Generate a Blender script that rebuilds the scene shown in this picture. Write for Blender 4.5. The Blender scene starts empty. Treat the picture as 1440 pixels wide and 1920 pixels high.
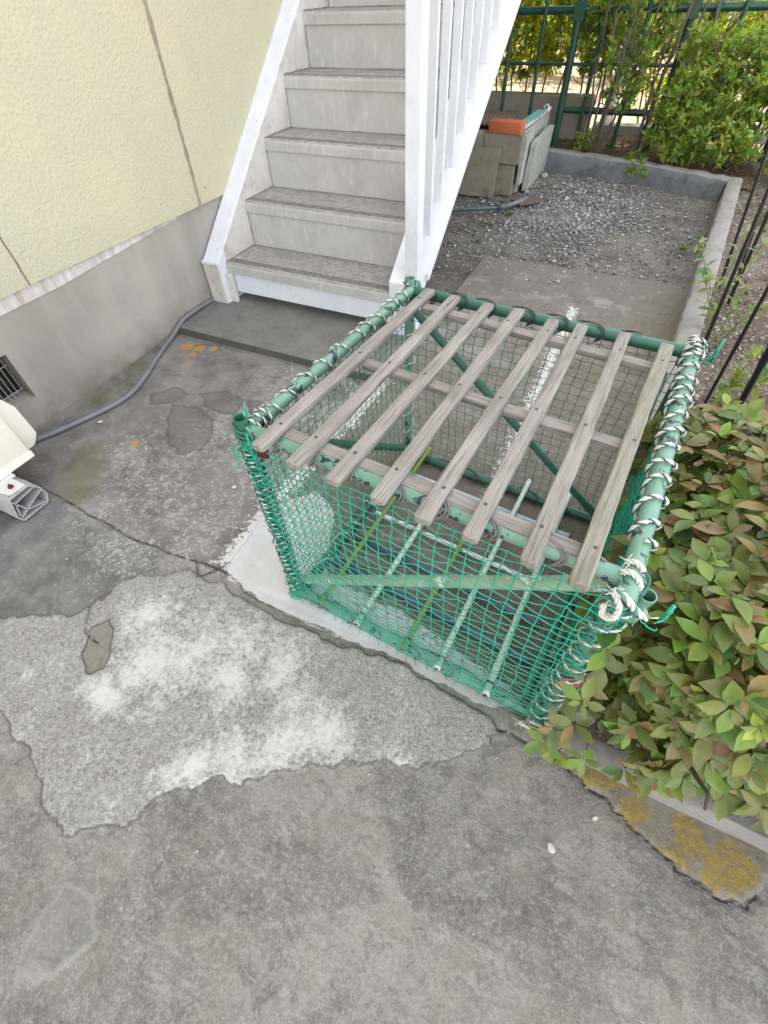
import bpy, bmesh, math, random
import numpy as np
from mathutils import Vector, Matrix
random.seed(7); RNG = np.random.RandomState(11)
R = math.radians
scene = bpy.context.scene
C = scene.collection

# ------------------------------------------------------------------ camera
cam_d = bpy.data.cameras.new("camera"); cam = bpy.data.objects.new("camera", cam_d); C.objects.link(cam)
cam_d.sensor_fit = 'VERTICAL'; cam_d.sensor_height = 36.0; cam_d.lens = 856.5 / 1920 * 36
cam_d.clip_start = 0.05; cam_d.clip_end = 500
_fw = Vector((-0.30470467, 0.57105673, -0.76226588)).normalized()
_rt = Vector((0.89930095, 0.43610047, -0.03277477)).normalized(); _up = _rt.cross(_fw).normalized()
M3 = Matrix((_rt, _up, -_fw)).transposed()
cam.matrix_world = Matrix.Translation((0, 0, 1.15)) @ M3.to_4x4()
scene.camera = cam

# ------------------------------------------------------------------ light
SUN_EL, SUN_AZ = R(54), math.atan2(-0.92, 0.40)      # azimuth from +Y, towards -X (behind the house)
w = bpy.data.worlds.new("World"); scene.world = w; w.use_nodes = True
nt = w.node_tree; nt.nodes.clear()
out = nt.nodes.new('ShaderNodeOutputWorld'); bg = nt.nodes.new('ShaderNodeBackground')
sky = nt.nodes.new('ShaderNodeTexSky'); sky.sky_type = 'NISHITA'; sky.sun_disc = False
sky.sun_elevation = SUN_EL; sky.sun_rotation = SUN_AZ
sky.air_density = 1.0; sky.dust_density = 1.0; sky.ozone_density = 1.0
hs = nt.nodes.new('ShaderNodeHueSaturation'); hs.inputs['Saturation'].default_value = 0.17
nt.links.new(sky.outputs[0], hs.inputs['Color']); nt.links.new(hs.outputs[0], bg.inputs['Color'])
bg.inputs['Strength'].default_value = 0.15; nt.links.new(bg.outputs[0], out.inputs['Surface'])
sd = bpy.data.lights.new("sun", 'SUN'); sd.energy = 3.4; sd.angle = R(0.5); sd.color = (1, .93, .82)
so = bpy.data.objects.new("sun", sd); C.objects.link(so)
sdir = Vector((math.sin(SUN_AZ) * math.cos(SUN_EL), math.cos(SUN_AZ) * math.cos(SUN_EL), math.sin(SUN_EL)))
so.rotation_euler = sdir.to_track_quat('Z', 'Y').to_euler(); so.location = (-5, 3, 8)
vs = scene.view_settings; vs.view_transform = 'Standard'; vs.look = 'None'; vs.gamma = 1.0; vs.exposure = 2.5
scene.cycles.use_denoising = True
scene.cycles.max_bounces = 8

# ------------------------------------------------------------------ tags
def tag(o, label=None, cat=None, group=None, kind=None):
    if label: o['label'] = label
    if cat: o['category'] = cat
    if group: o['group'] = group
    if kind: o['kind'] = kind
    return o
def thing(name, label, cat, loc=(0, 0, 0), rz=0, group=None):
    o = bpy.data.objects.new(name, None); C.objects.link(o); o.empty_display_size = .1
    o.location = loc; o.rotation_euler = (0, 0, rz)
    return tag(o, label, cat, group)

# ------------------------------------------------------------------ mesh builder
class MB:
    def __init__(s): s.v = []; s.f = []; s.c = []; s.m = []
    def add(s, v, f, col=None, mat=0):
        n = len(s.v); s.v += [tuple(p) for p in v]; s.f += [tuple(i + n for i in q) for q in f]
        s.c += (list(col) if isinstance(col, list) else [col or (1, 1, 1)] * len(v)); s.m += [mat] * len(f)
    def box(s, x0, x1, y0, y1, z0, z1, **k):
        v = [(x, y, z) for z in (z0, z1) for y in (y0, y1) for x in (x0, x1)]
        s.add(v, [(0, 2, 3, 1), (4, 5, 7, 6), (0, 1, 5, 4), (1, 3, 7, 5), (3, 2, 6, 7), (2, 0, 4, 6)], **k)
    def prism(s, prof, axis, a, b, **k):
        """closed profile [(p,q)] extruded along axis 'x'|'y'|'z' from a to b"""
        def P(p, q, t):
            return {'x': (t, p, q), 'y': (p, t, q), 'z': (p, q, t)}[axis]
        n = len(prof); v = [P(p, q, a) for p, q in prof] + [P(p, q, b) for p, q in prof]
        f = [(i, (i + 1) % n, n + (i + 1) % n, n + i) for i in range(n)] + [tuple(range(n))[::-1], tuple(range(n, 2 * n))]
        s.add(v, f, **k)
    def tube(s, pts, r, seg=8, cap=True, **k):
        pts = [Vector(p) for p in pts]; n = len(pts)
        rr = r if isinstance(r, (list, tuple)) else [r] * n
        v = []; f = []; prev = None
        for i, p in enumerate(pts):
            t = (pts[min(i + 1, n - 1)] - pts[max(i - 1, 0)])
            if t.length < 1e-9: t = Vector((0, 0, 1))
            t.normalize()
            if prev is None:
                a = Vector((0, 0, 1)) if abs(t.z) < .9 else Vector((1, 0, 0))
                u = t.cross(a).normalized()
            else:
                u = prev - t * prev.dot(t)
                if u.length < 1e-6: u = t.orthogonal()
                u.normalize()
            prev = u; b = t.cross(u)
            for j in range(seg):
                a = 2 * math.pi * j / seg
                v.append(p + (u * math.cos(a) + b * math.sin(a)) * rr[i])
        for i in range(n - 1):
            for j in range(seg):
                j2 = (j + 1) % seg
                f.append((i * seg + j, i * seg + j2, (i + 1) * seg + j2, (i + 1) * seg + j))
        if cap: f += [tuple(range(seg))[::-1], tuple(range((n - 1) * seg, n * seg))]
        s.add(v, f, **k)
    def pipe(s, a, b, r, seg=14, wall=.002, hollow=True, nsub=1, **k):
        a = Vector(a); b = Vector(b); pts = [a.lerp(b, i / nsub) for i in range(nsub + 1)]
        s.tube(pts, r, seg, cap=not hollow, **k)
        if hollow:
            d = (b - a).normalized()
            for e, o in ((a, d), (b, -d)):
                u = d.orthogonal().normalized(); w_ = d.cross(u); v = []; f = []
                for j in range(seg):
                    t = 2 * math.pi * j / seg; q = u * math.cos(t) + w_ * math.sin(t)
                    v += [e + q * r, e + q * (r - wall), e + q * (r - wall) + o * .035]
                for j in range(seg):
                    j2 = (j + 1) % seg
                    f += [(3 * j, 3 * j2, 3 * j2 + 1, 3 * j + 1), (3 * j + 1, 3 * j2 + 1, 3 * j2 + 2, 3 * j + 2)]
                f.append(tuple(3 * j + 2 for j in range(seg)))
                s.add(v, f, **k)
def mk(name, mb, mats, parent=None, smooth=False, bevel=0, loc=None, rot=None, bseg=2):
    me = bpy.data.meshes.new(name); me.from_pydata(mb.v, [], mb.f)
    if not isinstance(mats, (list, tuple)): mats = [mats]
    for m in mats: me.materials.append(m)
    if any(mb.m): me.polygons.foreach_set('material_index', mb.m)
    if any(c != (1, 1, 1) for c in mb.c):
        ca = me.color_attributes.new('Col', 'FLOAT_COLOR', 'POINT')
        ca.data.foreach_set('color', np.array([(*c, 1) for c in mb.c], dtype=np.float32).ravel())
    bm = bmesh.new(); bm.from_mesh(me)
    if smooth != 'leaf': bmesh.ops.recalc_face_normals(bm, faces=bm.faces)
    if bevel:
        es = [e for e in bm.edges if len(e.link_faces) == 2 and e.calc_face_angle(0) > .5]
        bmesh.ops.bevel(bm, geom=es, offset=bevel, segments=bseg, affect='EDGES', profile=.5, clamp_overlap=True)
    bm.to_mesh(me); bm.free()
    if smooth:
        me.polygons.foreach_set('use_smooth', [True] * len(me.polygons))
        if smooth is True:
            try: me.set_sharp_from_angle(angle=R(40))
            except Exception: pass
    o = bpy.data.objects.new(name, me); C.objects.link(o)
    if parent: o.parent = parent
    if loc: o.location = loc
    if rot: o.rotation_euler = rot
    return o
def struct(name, mb, mats, **k): return tag(mk(name, mb, mats, **k), kind='structure')

# ------------------------------------------------------------------ node helper
class N:
    def __init__(s, name):
        s.mat = bpy.data.materials.new(name); s.mat.use_nodes = True
        s.t = s.mat.node_tree; s.t.nodes.clear()
        s.o = s.t.nodes.new('ShaderNodeOutputMaterial')
        s.b = s.t.nodes.new('ShaderNodeBsdfPrincipled'); s.t.links.new(s.b.outputs[0], s.o.inputs[0])
        s._oc = None
    def L(s, a, b):
        if hasattr(a, 'links'): s.t.links.new(a, b)
        else:
            if isinstance(a, (tuple, list)) and len(a) == 3 and b.type == 'RGBA': a = (*a, 1)
            b.default_value = a
    def oc(s):
        if not s._oc: s._oc = s.t.nodes.new('ShaderNodeTexCoord').outputs['Object']
        return s._oc
    def rnd(s): return s.t.nodes.new('ShaderNodeObjectInfo').outputs['Random']
    def mp(s, scale=(1, 1, 1), vec=None, loc=(0, 0, 0), rot=(0, 0, 0)):
        n = s.t.nodes.new('ShaderNodeMapping'); s.L(vec or s.oc(), n.inputs[0]); n.inputs['Scale'].default_value = scale
        s.L(loc, n.inputs['Location']); n.inputs['Rotation'].default_value = rot; return n.outputs[0]
    def noise(s, scale, detail=4, rough=.6, vec=None, dist=0):
        n = s.t.nodes.new('ShaderNodeTexNoise'); s.L(vec or s.oc(), n.inputs['Vector'])
        n.inputs['Scale'].default_value = scale; n.inputs['Detail'].default_value = detail
        n.inputs['Roughness'].default_value = rough; n.inputs['Distortion'].default_value = dist
        return n.outputs[0]
    def vor(s, scale, feat='F1', out='Distance', vec=None, rand=1):
        n = s.t.nodes.new('ShaderNodeTexVoronoi'); n.feature = feat; s.L(vec or s.oc(), n.inputs['Vector'])
        n.inputs['Scale'].default_value = scale; n.inputs['Randomness'].default_value = rand; return n.outputs[out]
    def m(s, op, a, b=0, clamp=False):
        n = s.t.nodes.new('ShaderNodeMath'); n.operation = op; n.use_clamp = clamp
        s.L(a, n.inputs[0]); s.L(b, n.inputs[1]); return n.outputs[0]
    def rng(s, v, a, b, c=0., d=1., smooth=False):
        n = s.t.nodes.new('ShaderNodeMapRange'); s.L(v, n.inputs['Value'])
        if smooth: n.interpolation_type = 'SMOOTHSTEP'
        for k, x in zip(('From Min', 'From Max', 'To Min', 'To Max'), (a, b, c, d)): n.inputs[k].default_value = x
        return n.outputs[0]
    def mix(s, f, a, b, mode='MIX'):
        n = s.t.nodes.new('ShaderNodeMix'); n.data_type = 'RGBA'; n.blend_type = mode
        s.L(f, n.inputs[0]); s.L(a, n.inputs[6]); s.L(b, n.inputs[7]); return n.outputs[2]
    def attr(s, name, out='Fac'):
        n = s.t.nodes.new('ShaderNodeAttribute'); n.attribute_name = name; return n.outputs[out]
    def bump(s, h, dist=.002, st=1.0):
        n = s.t.nodes.new('ShaderNodeBump'); n.inputs['Strength'].default_value = st
        n.inputs['Distance'].default_value = dist; s.L(h, n.inputs['Height']); s.t.links.new(n.outputs[0], s.b.inputs['Normal'])
    def done(s, col, rough=.8, spec=.3, metal=0):
        s.L(col, s.b.inputs['Base Color']); s.L(rough, s.b.inputs['Roughness'])
        s.b.inputs['Specular IOR Level'].default_value = spec; s.b.inputs['Metallic'].default_value = metal
        return s.mat

# ------------------------------------------------------------------ materials
def m_conc(name, a, b, sc=1., rough=.9, stain=None, blot=.5, bumpd=.002):
    n = N(name); big = n.noise(3 * sc, 5, .6); mid = n.noise(18 * sc, 6, .7); fine = n.noise(160 * sc, 4, .7)
    f = n.m('ADD', n.m('MULTIPLY', big, blot), n.m('ADD', n.m('MULTIPLY', mid, .6), n.m('MULTIPLY', fine, .5)))
    c = n.mix(n.rng(f, .5 + blot * .2, 1.0 + blot * .5), a, b)
    sp = n.rng(n.vor(220 * sc), .0, .25, 1, 0)
    c = n.mix(n.m('MULTIPLY', sp, .25), c, tuple(min(1, x * 1.6) for x in b))
    if stain: c = n.mix(n.rng(n.noise(5 * sc, 6, .75, dist=.6), .52, .68, 0, .8), c, stain)
    n.bump(n.m('ADD', fine, n.m('MULTIPLY', mid, .8)), bumpd)
    return n.done(c, rough, .2)
M = {}
M['plinth'] = None
def m_wall():
    n = N('stucco'); v = n.vor(105, 'SMOOTH_F1'); f = n.noise(120, 5, .65); big = n.noise(1.6, 4, .6); g2 = n.noise(9, 5, .6)
    c = n.mix(n.rng(big, .35, .7), (.54, .495, .34), (.49, .46, .335))
    c = n.mix(n.rng(g2, .45, .75, 0, .35), c, (.45, .42, .33))
    c = n.mix(n.rng(n.noise(3.2, 6, .75, n.mp((1, 1, .35))), .52, .68, 0, .4), c, (.46, .45, .37))
    c = n.mix(n.rng(f, .35, .62, .35, 0), c, (.38, .355, .26))
    n.bump(n.m('ADD', n.m('MULTIPLY', v, .8), f), .0026, 1)
    return n.done(c, .92, .15)
M['stucco'] = m_wall()
def m_plinth():
    n = N('plinth_render'); big = n.noise(2.5, 5, .6); st = n.noise(6, 5, .6, n.mp((1, 1, .25))); f = n.noise(90, 5, .7)
    z = n.t.nodes.new('ShaderNodeSeparateXYZ'); n.L(n.oc(), z.inputs[0])
    c = n.mix(n.rng(big, .3, .7), (.27, .255, .22), (.36, .34, .30))
    c = n.mix(n.rng(st, .45, .7, 0, .6), c, (.42, .39, .34))
    dirt = n.m('MULTIPLY', n.rng(z.outputs[2], .0, .16, 1, 0), n.rng(n.noise(10, 6, .7), .3, .6))
    c = n.mix(n.m('MULTIPLY', dirt, .75), c, (.15, .125, .10))
    drip = n.m('MULTIPLY', n.rng(z.outputs[2], .33, .455, 0, 1), n.rng(n.noise(14, 4, .6, n.mp((1, 1, .1))), .45, .6))
    c = n.mix(n.m('MULTIPLY', drip, .6), c, (.34, .27, .22))
    w_ = n.rng(n.m('ADD', n.noise(7, 6, .8), n.m('MULTIPLY', f, .25)), .83, .87)
    c = n.mix(w_, c, (.62, .6, .56))
    n.bump(n.m('ADD', f, big), .0012)
    return n.done(c, .9, .2)
M['plinth'] = m_plinth()
def m_band():
    n = N('band_render'); st = n.noise(16, 5, .65, n.mp((1, 1, .12))); f = n.noise(60, 5, .7)
    c = n.mix(n.rng(st, .38, .62), (.40, .33, .30), (.66, .63, .60))
    c = n.mix(n.rng(f, .4, .65, .3, 0), c, (.42, .37, .34)); n.bump(f, .001); return n.done(c, .9, .2)
M['band'] = m_band()
def m_paint(name, a, b, chips=None, thr=.62, sc=30, rough=.45, dirt=None, spec=.5):
    n = N(name); big = n.noise(6, 4, .6); c = n.mix(n.rng(big, .35, .65), a, b)
    if dirt: c = n.mix(n.rng(n.noise(14, 6, .75), .52, .72, 0, .7), c, dirt)
    h = None
    if chips:
        q = n.noise(sc, 5, .62, dist=.4); k = n.rng(q, thr, thr + .012); c = n.mix(k, c, chips); h = n.m('SUBTRACT', 1, k)
        n.bump(n.m('ADD', h, n.m('MULTIPLY', n.noise(200, 3), .3)), .0006)
    else: n.bump(n.noise(120, 4), .0004)
    return n.done(c, rough, spec)
M['white'] = m_paint('white_paint', (.70, .71, .76), (.63, .645, .70), dirt=(.52, .52, .54), rough=.35)
M['white_dirty'] = m_paint('white_paint_dirty', (.62, .60, .57), (.52, .49, .45), dirt=(.3, .24, .18), rough=.6)
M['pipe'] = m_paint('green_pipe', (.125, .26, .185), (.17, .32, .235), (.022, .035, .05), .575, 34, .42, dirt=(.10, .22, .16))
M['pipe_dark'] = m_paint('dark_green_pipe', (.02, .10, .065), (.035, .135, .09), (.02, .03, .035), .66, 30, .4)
M['rust'] = m_conc('rust', (.09, .03, .018), (.2, .07, .04), 3)
M['brace'] = m_paint('worn_brace', (.25, .36, .24), (.33, .43, .31), (.62, .64, .58), .60, 40, .5, dirt=(.16, .25, .15))
M['fence_green'] = m_paint('fence_green', (.010, .055, .034), (.018, .085, .052), rough=.35)
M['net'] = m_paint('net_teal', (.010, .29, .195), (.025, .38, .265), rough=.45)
M['net_shaded'] = m_paint('net_teal_shaded', (.010, .15, .095), (.018, .21, .14), rough=.5)  # same teal net, with the shade of its far side put into the colour
M['cord'] = m_paint('grey_cord', (.13, .115, .11), (.22, .19, .18), rough=.7)
M['cord_black'] = m_paint('black_cord', (.03, .032, .035), (.07, .075, .08), rough=.6)
M['steel_black'] = m_paint('black_stake', (.008, .008, .009), (.02, .02, .022), rough=.38)
def m_vcol(name, rough=.5, spec=.4, trans=0., nz=0.15):
    n = N(name); c = n.attr('Col', 'Color'); f = n.noise(60, 3)
    c2 = n.mix(n.rng(f, .3, .7, 0, nz * 2), c, n.mix(1., c, (.35, .3, .2), 'MULTIPLY'))
    n.done(c2, rough, spec)
    if trans:
        tr = n.t.nodes.new('ShaderNodeBsdfTranslucent'); ms = n.t.nodes.new('ShaderNodeMixShader'); ms.inputs[0].default_value = trans
        n.L(n.mix(1., c2, (1.9, 1.75, .55), 'MULTIPLY'), tr.inputs[0])
        n.t.links.new(n.b.outputs[0], ms.inputs[1]); n.t.links.new(tr.outputs[0], ms.inputs[2]); n.t.links.new(ms.outputs[0], n.o.inputs[0])
    return n.mat
M['leaf'] = m_vcol('azalea_leaf', .42, .45, .22)
M['hleaf'] = m_vcol('hedge_leaf', .45, .4, .5)
M['rope'] = m_vcol('rope_strands', .8, .2, 0, .05)
M['stone'] = m_vcol('stones', .85, .2, 0, .3)
M['bark'] = m_conc('bark', (.10, .08, .065), (.24, .20, .165), 3, bumpd=.004)
def m_wood(name, a, b, dark, green=.0):
    n = N(name); r = n.rnd(); off = n.t.nodes.new('ShaderNodeCombineXYZ'); n.L(n.m('MULTIPLY', r, 37), off.inputs[0]); n.L(n.m('MULTIPLY', r, 91), off.inputs[1])
    g = n.noise(1, 5, .65, n.mp((250, 6, 250), loc=off.outputs[0]), .15)
    g2 = n.noise(1, 4, .6, n.mp((480, 16, 480), loc=off.outputs[0])); big = n.noise(1, 3, .5, n.mp((20, 5, 20), loc=off.outputs[0]))
    c = n.mix(n.rng(big, .3, .7), a, b)
    c = n.mix(n.rng(g, .36, .50, .65, 0), c, dark)
    c = n.mix(n.rng(g2, .30, .5, .55, 0), c, dark)
    if green: c = n.mix(n.rng(n.noise(7, 4, .6), .4, .7, 0, green), c, (.24, .235, .155))
    n.bump(n.m('ADD', g, n.m('MULTIPLY', g2, .6)), .0016)
    return n.done(c, .85, .2)
M['wood'] = m_wood('weathered_wood', (.33, .305, .27), (.245, .225, .20), (.115, .10, .088))
M['wood_green'] = m_wood('weathered_wood_mossy', (.32, .30, .25), (.24, .225, .185), (.11, .10, .08), .40)
M['tread'] = None
def m_tread():
    n = N('tread_concrete'); big = n.noise(5, 5, .65); mid = n.noise(26, 6, .75); f = n.noise(220, 4, .7)
    st = n.noise(1, 5, .7, n.mp((3, 30, 30)))
    c = n.mix(n.rng(big, .35, .65), (.36, .345, .325), (.44, .43, .41))
    c = n.mix(n.rng(mid, .46, .62, 0, .7), c, (.22, .205, .20)); c = n.mix(n.rng(n.noise(70, 5, .8), .36, .5, .7, 0), c, (.16, .145, .145))
    c = n.mix(n.rng(st, .5, .7, 0, .3), c, (.2, .185, .18))
    c = n.mix(n.rng(n.noise(2.6, 5, .7), .56, .7, 0, .55), c, (.14, .125, .12))
    c = n.mix(n.rng(f, .3, .7, .3, 0), c, (.2, .19, .185))
    n.bump(n.m('ADD', f, mid), .0008); return n.done(c, .8, .3)
def m_riser():
    n = N('riser_concrete'); big = n.noise(7, 5, .6); st = n.noise(1, 6, .75, n.mp((40, 20, 9))); f = n.noise(160, 4, .7)
    c = n.mix(n.rng(big, .3, .7), (.41, .405, .375), (.47, .465, .44))
    c = n.mix(n.rng(st, .52, .7, 0, .7), c, (.60, .60, .57))
    c = n.mix(n.rng(n.noise(4, 6, .7), .5, .75, 0, .6), c, (.28, .275, .255))
    n.bump(f, .0005); return n.done(c, .8, .3)
M['grime'] = m_conc('groove_grime', (.05, .045, .042), (.11, .10, .095), 3); M['tread'] = m_tread(); M['riser'] = m_riser()
M['ac'] = m_paint('cream_enamel', (.78, .75, .66), (.74, .71, .62), rough=.4)
M['foot'] = m_paint('grey_plastic', (.40, .39, .38), (.30, .29, .29), rough=.6, dirt=(.2, .18, .17))
M['plate'] = m_paint('mount_plate', (.6, .59, .56), (.5, .48, .45), (.28, .13, .05), .58, 12, .5)
M['black'] = m_paint('hollow_shade', (.012, .011, .01), (.02, .018, .017), rough=.9)  # near-black paints the shade inside the vent and nail hole
M['hose'] = m_paint('grey_hose', (.17, .185, .22), (.14, .14, .14), rough=.5, dirt=(.20, .165, .12))
M['hose_green'] = m_paint('green_hose', (.05, .09, .09), (.10, .15, .14), rough=.5)
M['kerb'] = m_conc('kerb_concrete', (.20, .19, .172), (.37, .355, .33), 1.4, stain=(.17, .16, .14), blot=.8)
M['kerb_side'] = m_conc('kerb_side_concrete', (.12, .125, .13), (.27, .275, .275), 1.4, stain=(.07, .07, .07), blot=.8)
M['block'] = m_conc('block_concrete', (.20, .185, .145), (.34, .32, .26), 1.2, stain=(.14, .13, .09))
M['slab_light'] = m_conc('slab_concrete', (.32, .32, .29), (.46, .46, .43), 1.4, stain=(.24, .23, .20))
M['slab_moss'] = m_conc('mossy_slab', (.20, .19, .13), (.34, .32, .24), 2.4, stain=(.11, .10, .05))
M['brick'] = m_conc('red_brick', (.42, .115, .055), (.55, .17, .085), 2, bumpd=.001)
M['brown'] = m_conc('brown_board', (.13, .09, .075), (.22, .16, .13), 2)
M['backwall'] = m_conc('back_wall', (.24, .215, .185), (.40, .36, .31), .6, stain=(.16, .14, .12), blot=.8)
M['landing'] = m_conc('landing_concrete', (.12, .118, .112), (.29, .282, .27), 2.2, blot=.8, bumpd=.003)
M['silver'] = m_paint('silver_tube', (.75, .77, .78), (.6, .62, .63), (.25, .33, .3), .6, 20, .2)
M['slate'] = m_paint('slate_blue_tube', (.035, .055, .085), (.05, .075, .11), rough=.3)
M['lblue'] = m_paint('light_blue_tube', (.28, .42, .55), (.42, .52, .58), (.5, .5, .48), .6, 14, .4)
def m_stake(name, a, b):
    n = N(name); c = n.mix(n.rng(n.noise(9, 4), .35, .65), a, b); c = n.mix(n.rng(n.noise(40, 5, .7), .55, .7, 0, .6), c, (.2, .22, .1)); n.bump(n.noise(150, 3), .0005)
    return n.done(c, .45, .4)
M['stake_olive'] = m_stake('stake_olive', (.13, .21, .035), (.17, .27, .05))
M['stake_mint'] = m_stake('stake_mint', (.42, .55, .44), (.52, .62, .55))

# ------------------------------------------------------------------ ground sheet with shape fields
def pts_seg(px, py, a, b):
    ax, ay = a; bx, by = b; dx, dy = bx - ax, by - ay
    t = np.clip(((px - ax) * dx + (py - ay) * dy) / (dx * dx + dy * dy + 1e-12), 0, 1)
    return np.hypot(px - ax - t * dx, py - ay - t * dy)
def sdf(px, py, poly):
    d = np.full(px.shape, 9.); ins = np.zeros(px.shape, bool); n = len(poly)
    for i in range(n):
        a, b = poly[i], poly[(i + 1) % n]; d = np.minimum(d, pts_seg(px, py, a, b))
        c = ((a[1] > py) != (b[1] > py)) & (px < (b[0] - a[0]) * (py - a[1]) / ((b[1] - a[1]) + 1e-12) + a[0]); ins ^= c
    return np.where(ins, d, -d)
def pld(px, py, line):
    d = np.full(px.shape, 9.)
    for a, b in zip(line[:-1], line[1:]): d = np.minimum(d, pts_seg(px, py, a, b))
    return d
def wob(line, amp, n=6, seed=1):
    r = random.Random(seed); o = []
    for a, b in zip(line[:-1], line[1:]):
        for i in range(n):
            t = i / n; o.append((a[0] + (b[0] - a[0]) * t + (r.uniform(-amp, amp) if i else 0), a[1] + (b[1] - a[1]) * t + (r.uniform(-amp, amp) if i else 0)))
    return o + [line[-1]]
def vnoise(x, y, s, seed):
    r = np.random.RandomState(seed); g = r.rand(128, 128); x = x * s + 40; y = y * s + 40
    xi = np.floor(x).astype(int); yi = np.floor(y).astype(int); fx = x - xi; fy = y - yi
    fx = fx * fx * (3 - 2 * fx); fy = fy * fy * (3 - 2 * fy); G = lambda i, j: g[i % 128, j % 128]
    return (G(xi, yi) * (1 - fx) + G(xi + 1, yi) * fx) * (1 - fy) + (G(xi, yi + 1) * (1 - fx) + G(xi + 1, yi + 1) * fx) * fy
ROUGH = [(-1.4, .05), (-1.282, .055), (-1.106, .146), (-1.07, .19), (-1.047, .309), (-.912, .392), (-.763, .409), (-.57, .395), (-.4, .396), (-.2, .408), (.022, .397), (.069, .373), (.064, .327), (0, .272), (-.067, .216), (-.224, .153), (-.365, .063), (-.418, .016), (-.537, -.041), (-.571, -.104), (-.577, -.144), (-.69, -.214), (-.737, -.216), (-.9, -.132), (-1.049, -.109), (-1.4, -.12)]
DARK = [(-1.9, .03), (-1.4, .05), (-1.282, .055), (-1.106, .146), (-1.07, .19), (-1.047, .309), (-.98, .375), (-1.05, .44), (-1.25, .40), (-1.5, .445), (-1.94, .45)]
WHITE = [(-.805, .461), (-.81, .69), (-.798, .745), (-.714, .845), (-.65, .82), (-.600, .782), (-.545, .634), (-.5, .565), (-.25, .55), (-.03, .505), (.1, .47), (.125, .446), (.026, .406), (-.051, .412), (-.248, .425), (-.402, .411), (-.575, .410), (-.766, .438)]
FOOT = [(.10, .415), (.178, .381), (.25, .355), (.312, .341), (.37, .31), (.422, .292), (.481, .274), (.53, .262), (.581, .270), (.60, .30), (.618, .34), (.62, .40), (.434, .41), (.269, .43), (.14, .44)]
CRK = [wob([(-1.9, .46), (-1.535, .457), (-1.196, .43), (-.802, .452), (-.66, .418), (-.375, .418)], .006, 6, 3), wob([(-.9, .44), (-.86, .40), (-.81, .47)], .004, 3, 5),
       wob([(.07, .37), (.178, .378), (.25, .352), (.312, .338), (.37, .307), (.422, .289), (.481, .271), (.53, .26), (.585, .268), (.6, .30)], .006, 4, 8), wob([(-1.07, .19), (-1.02, .13), (-.96, .12)], .004, 4, 9)]
CHIP = [(-1.01, .14), (-.975, .085), (-.925, .05), (-.89, .075), (-.905, .12), (-.95, .165), (-.985, .19)]
OVAL = [(-.615, -.275), (-.56, -.262), (-.525, -.275), (-.50, -.31), (-.52, -.37), (-.581, -.406), (-.61, -.38), (-.615, -.32)]
PATCHES = [[(-1.53, 1.02), (-1.45, 1.06), (-1.30, 1.01), (-1.25, .93), (-1.22, .85), (-1.30, .80), (-1.42, .86)], [(-1.66, 1.05), (-1.62, 1.13), (-1.53, 1.12), (-1.55, 1.03), (-1.62, 1.0)], [(-1.47, 1.14), (-1.38, 1.19), (-1.27, 1.17), (-1.25, 1.08), (-1.36, 1.07)], [(-1.25, 1.18), (-1.16, 1.2), (-1.1, 1.15), (-1.17, 1.08)]]
def blob(x, y, L):
    o = np.zeros(x.shape)
    for bx, by, r in L: o = np.maximum(o, 1 - np.hypot(x - bx, y - by) / r)
    return np.clip(o, 0, 1)
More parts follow.
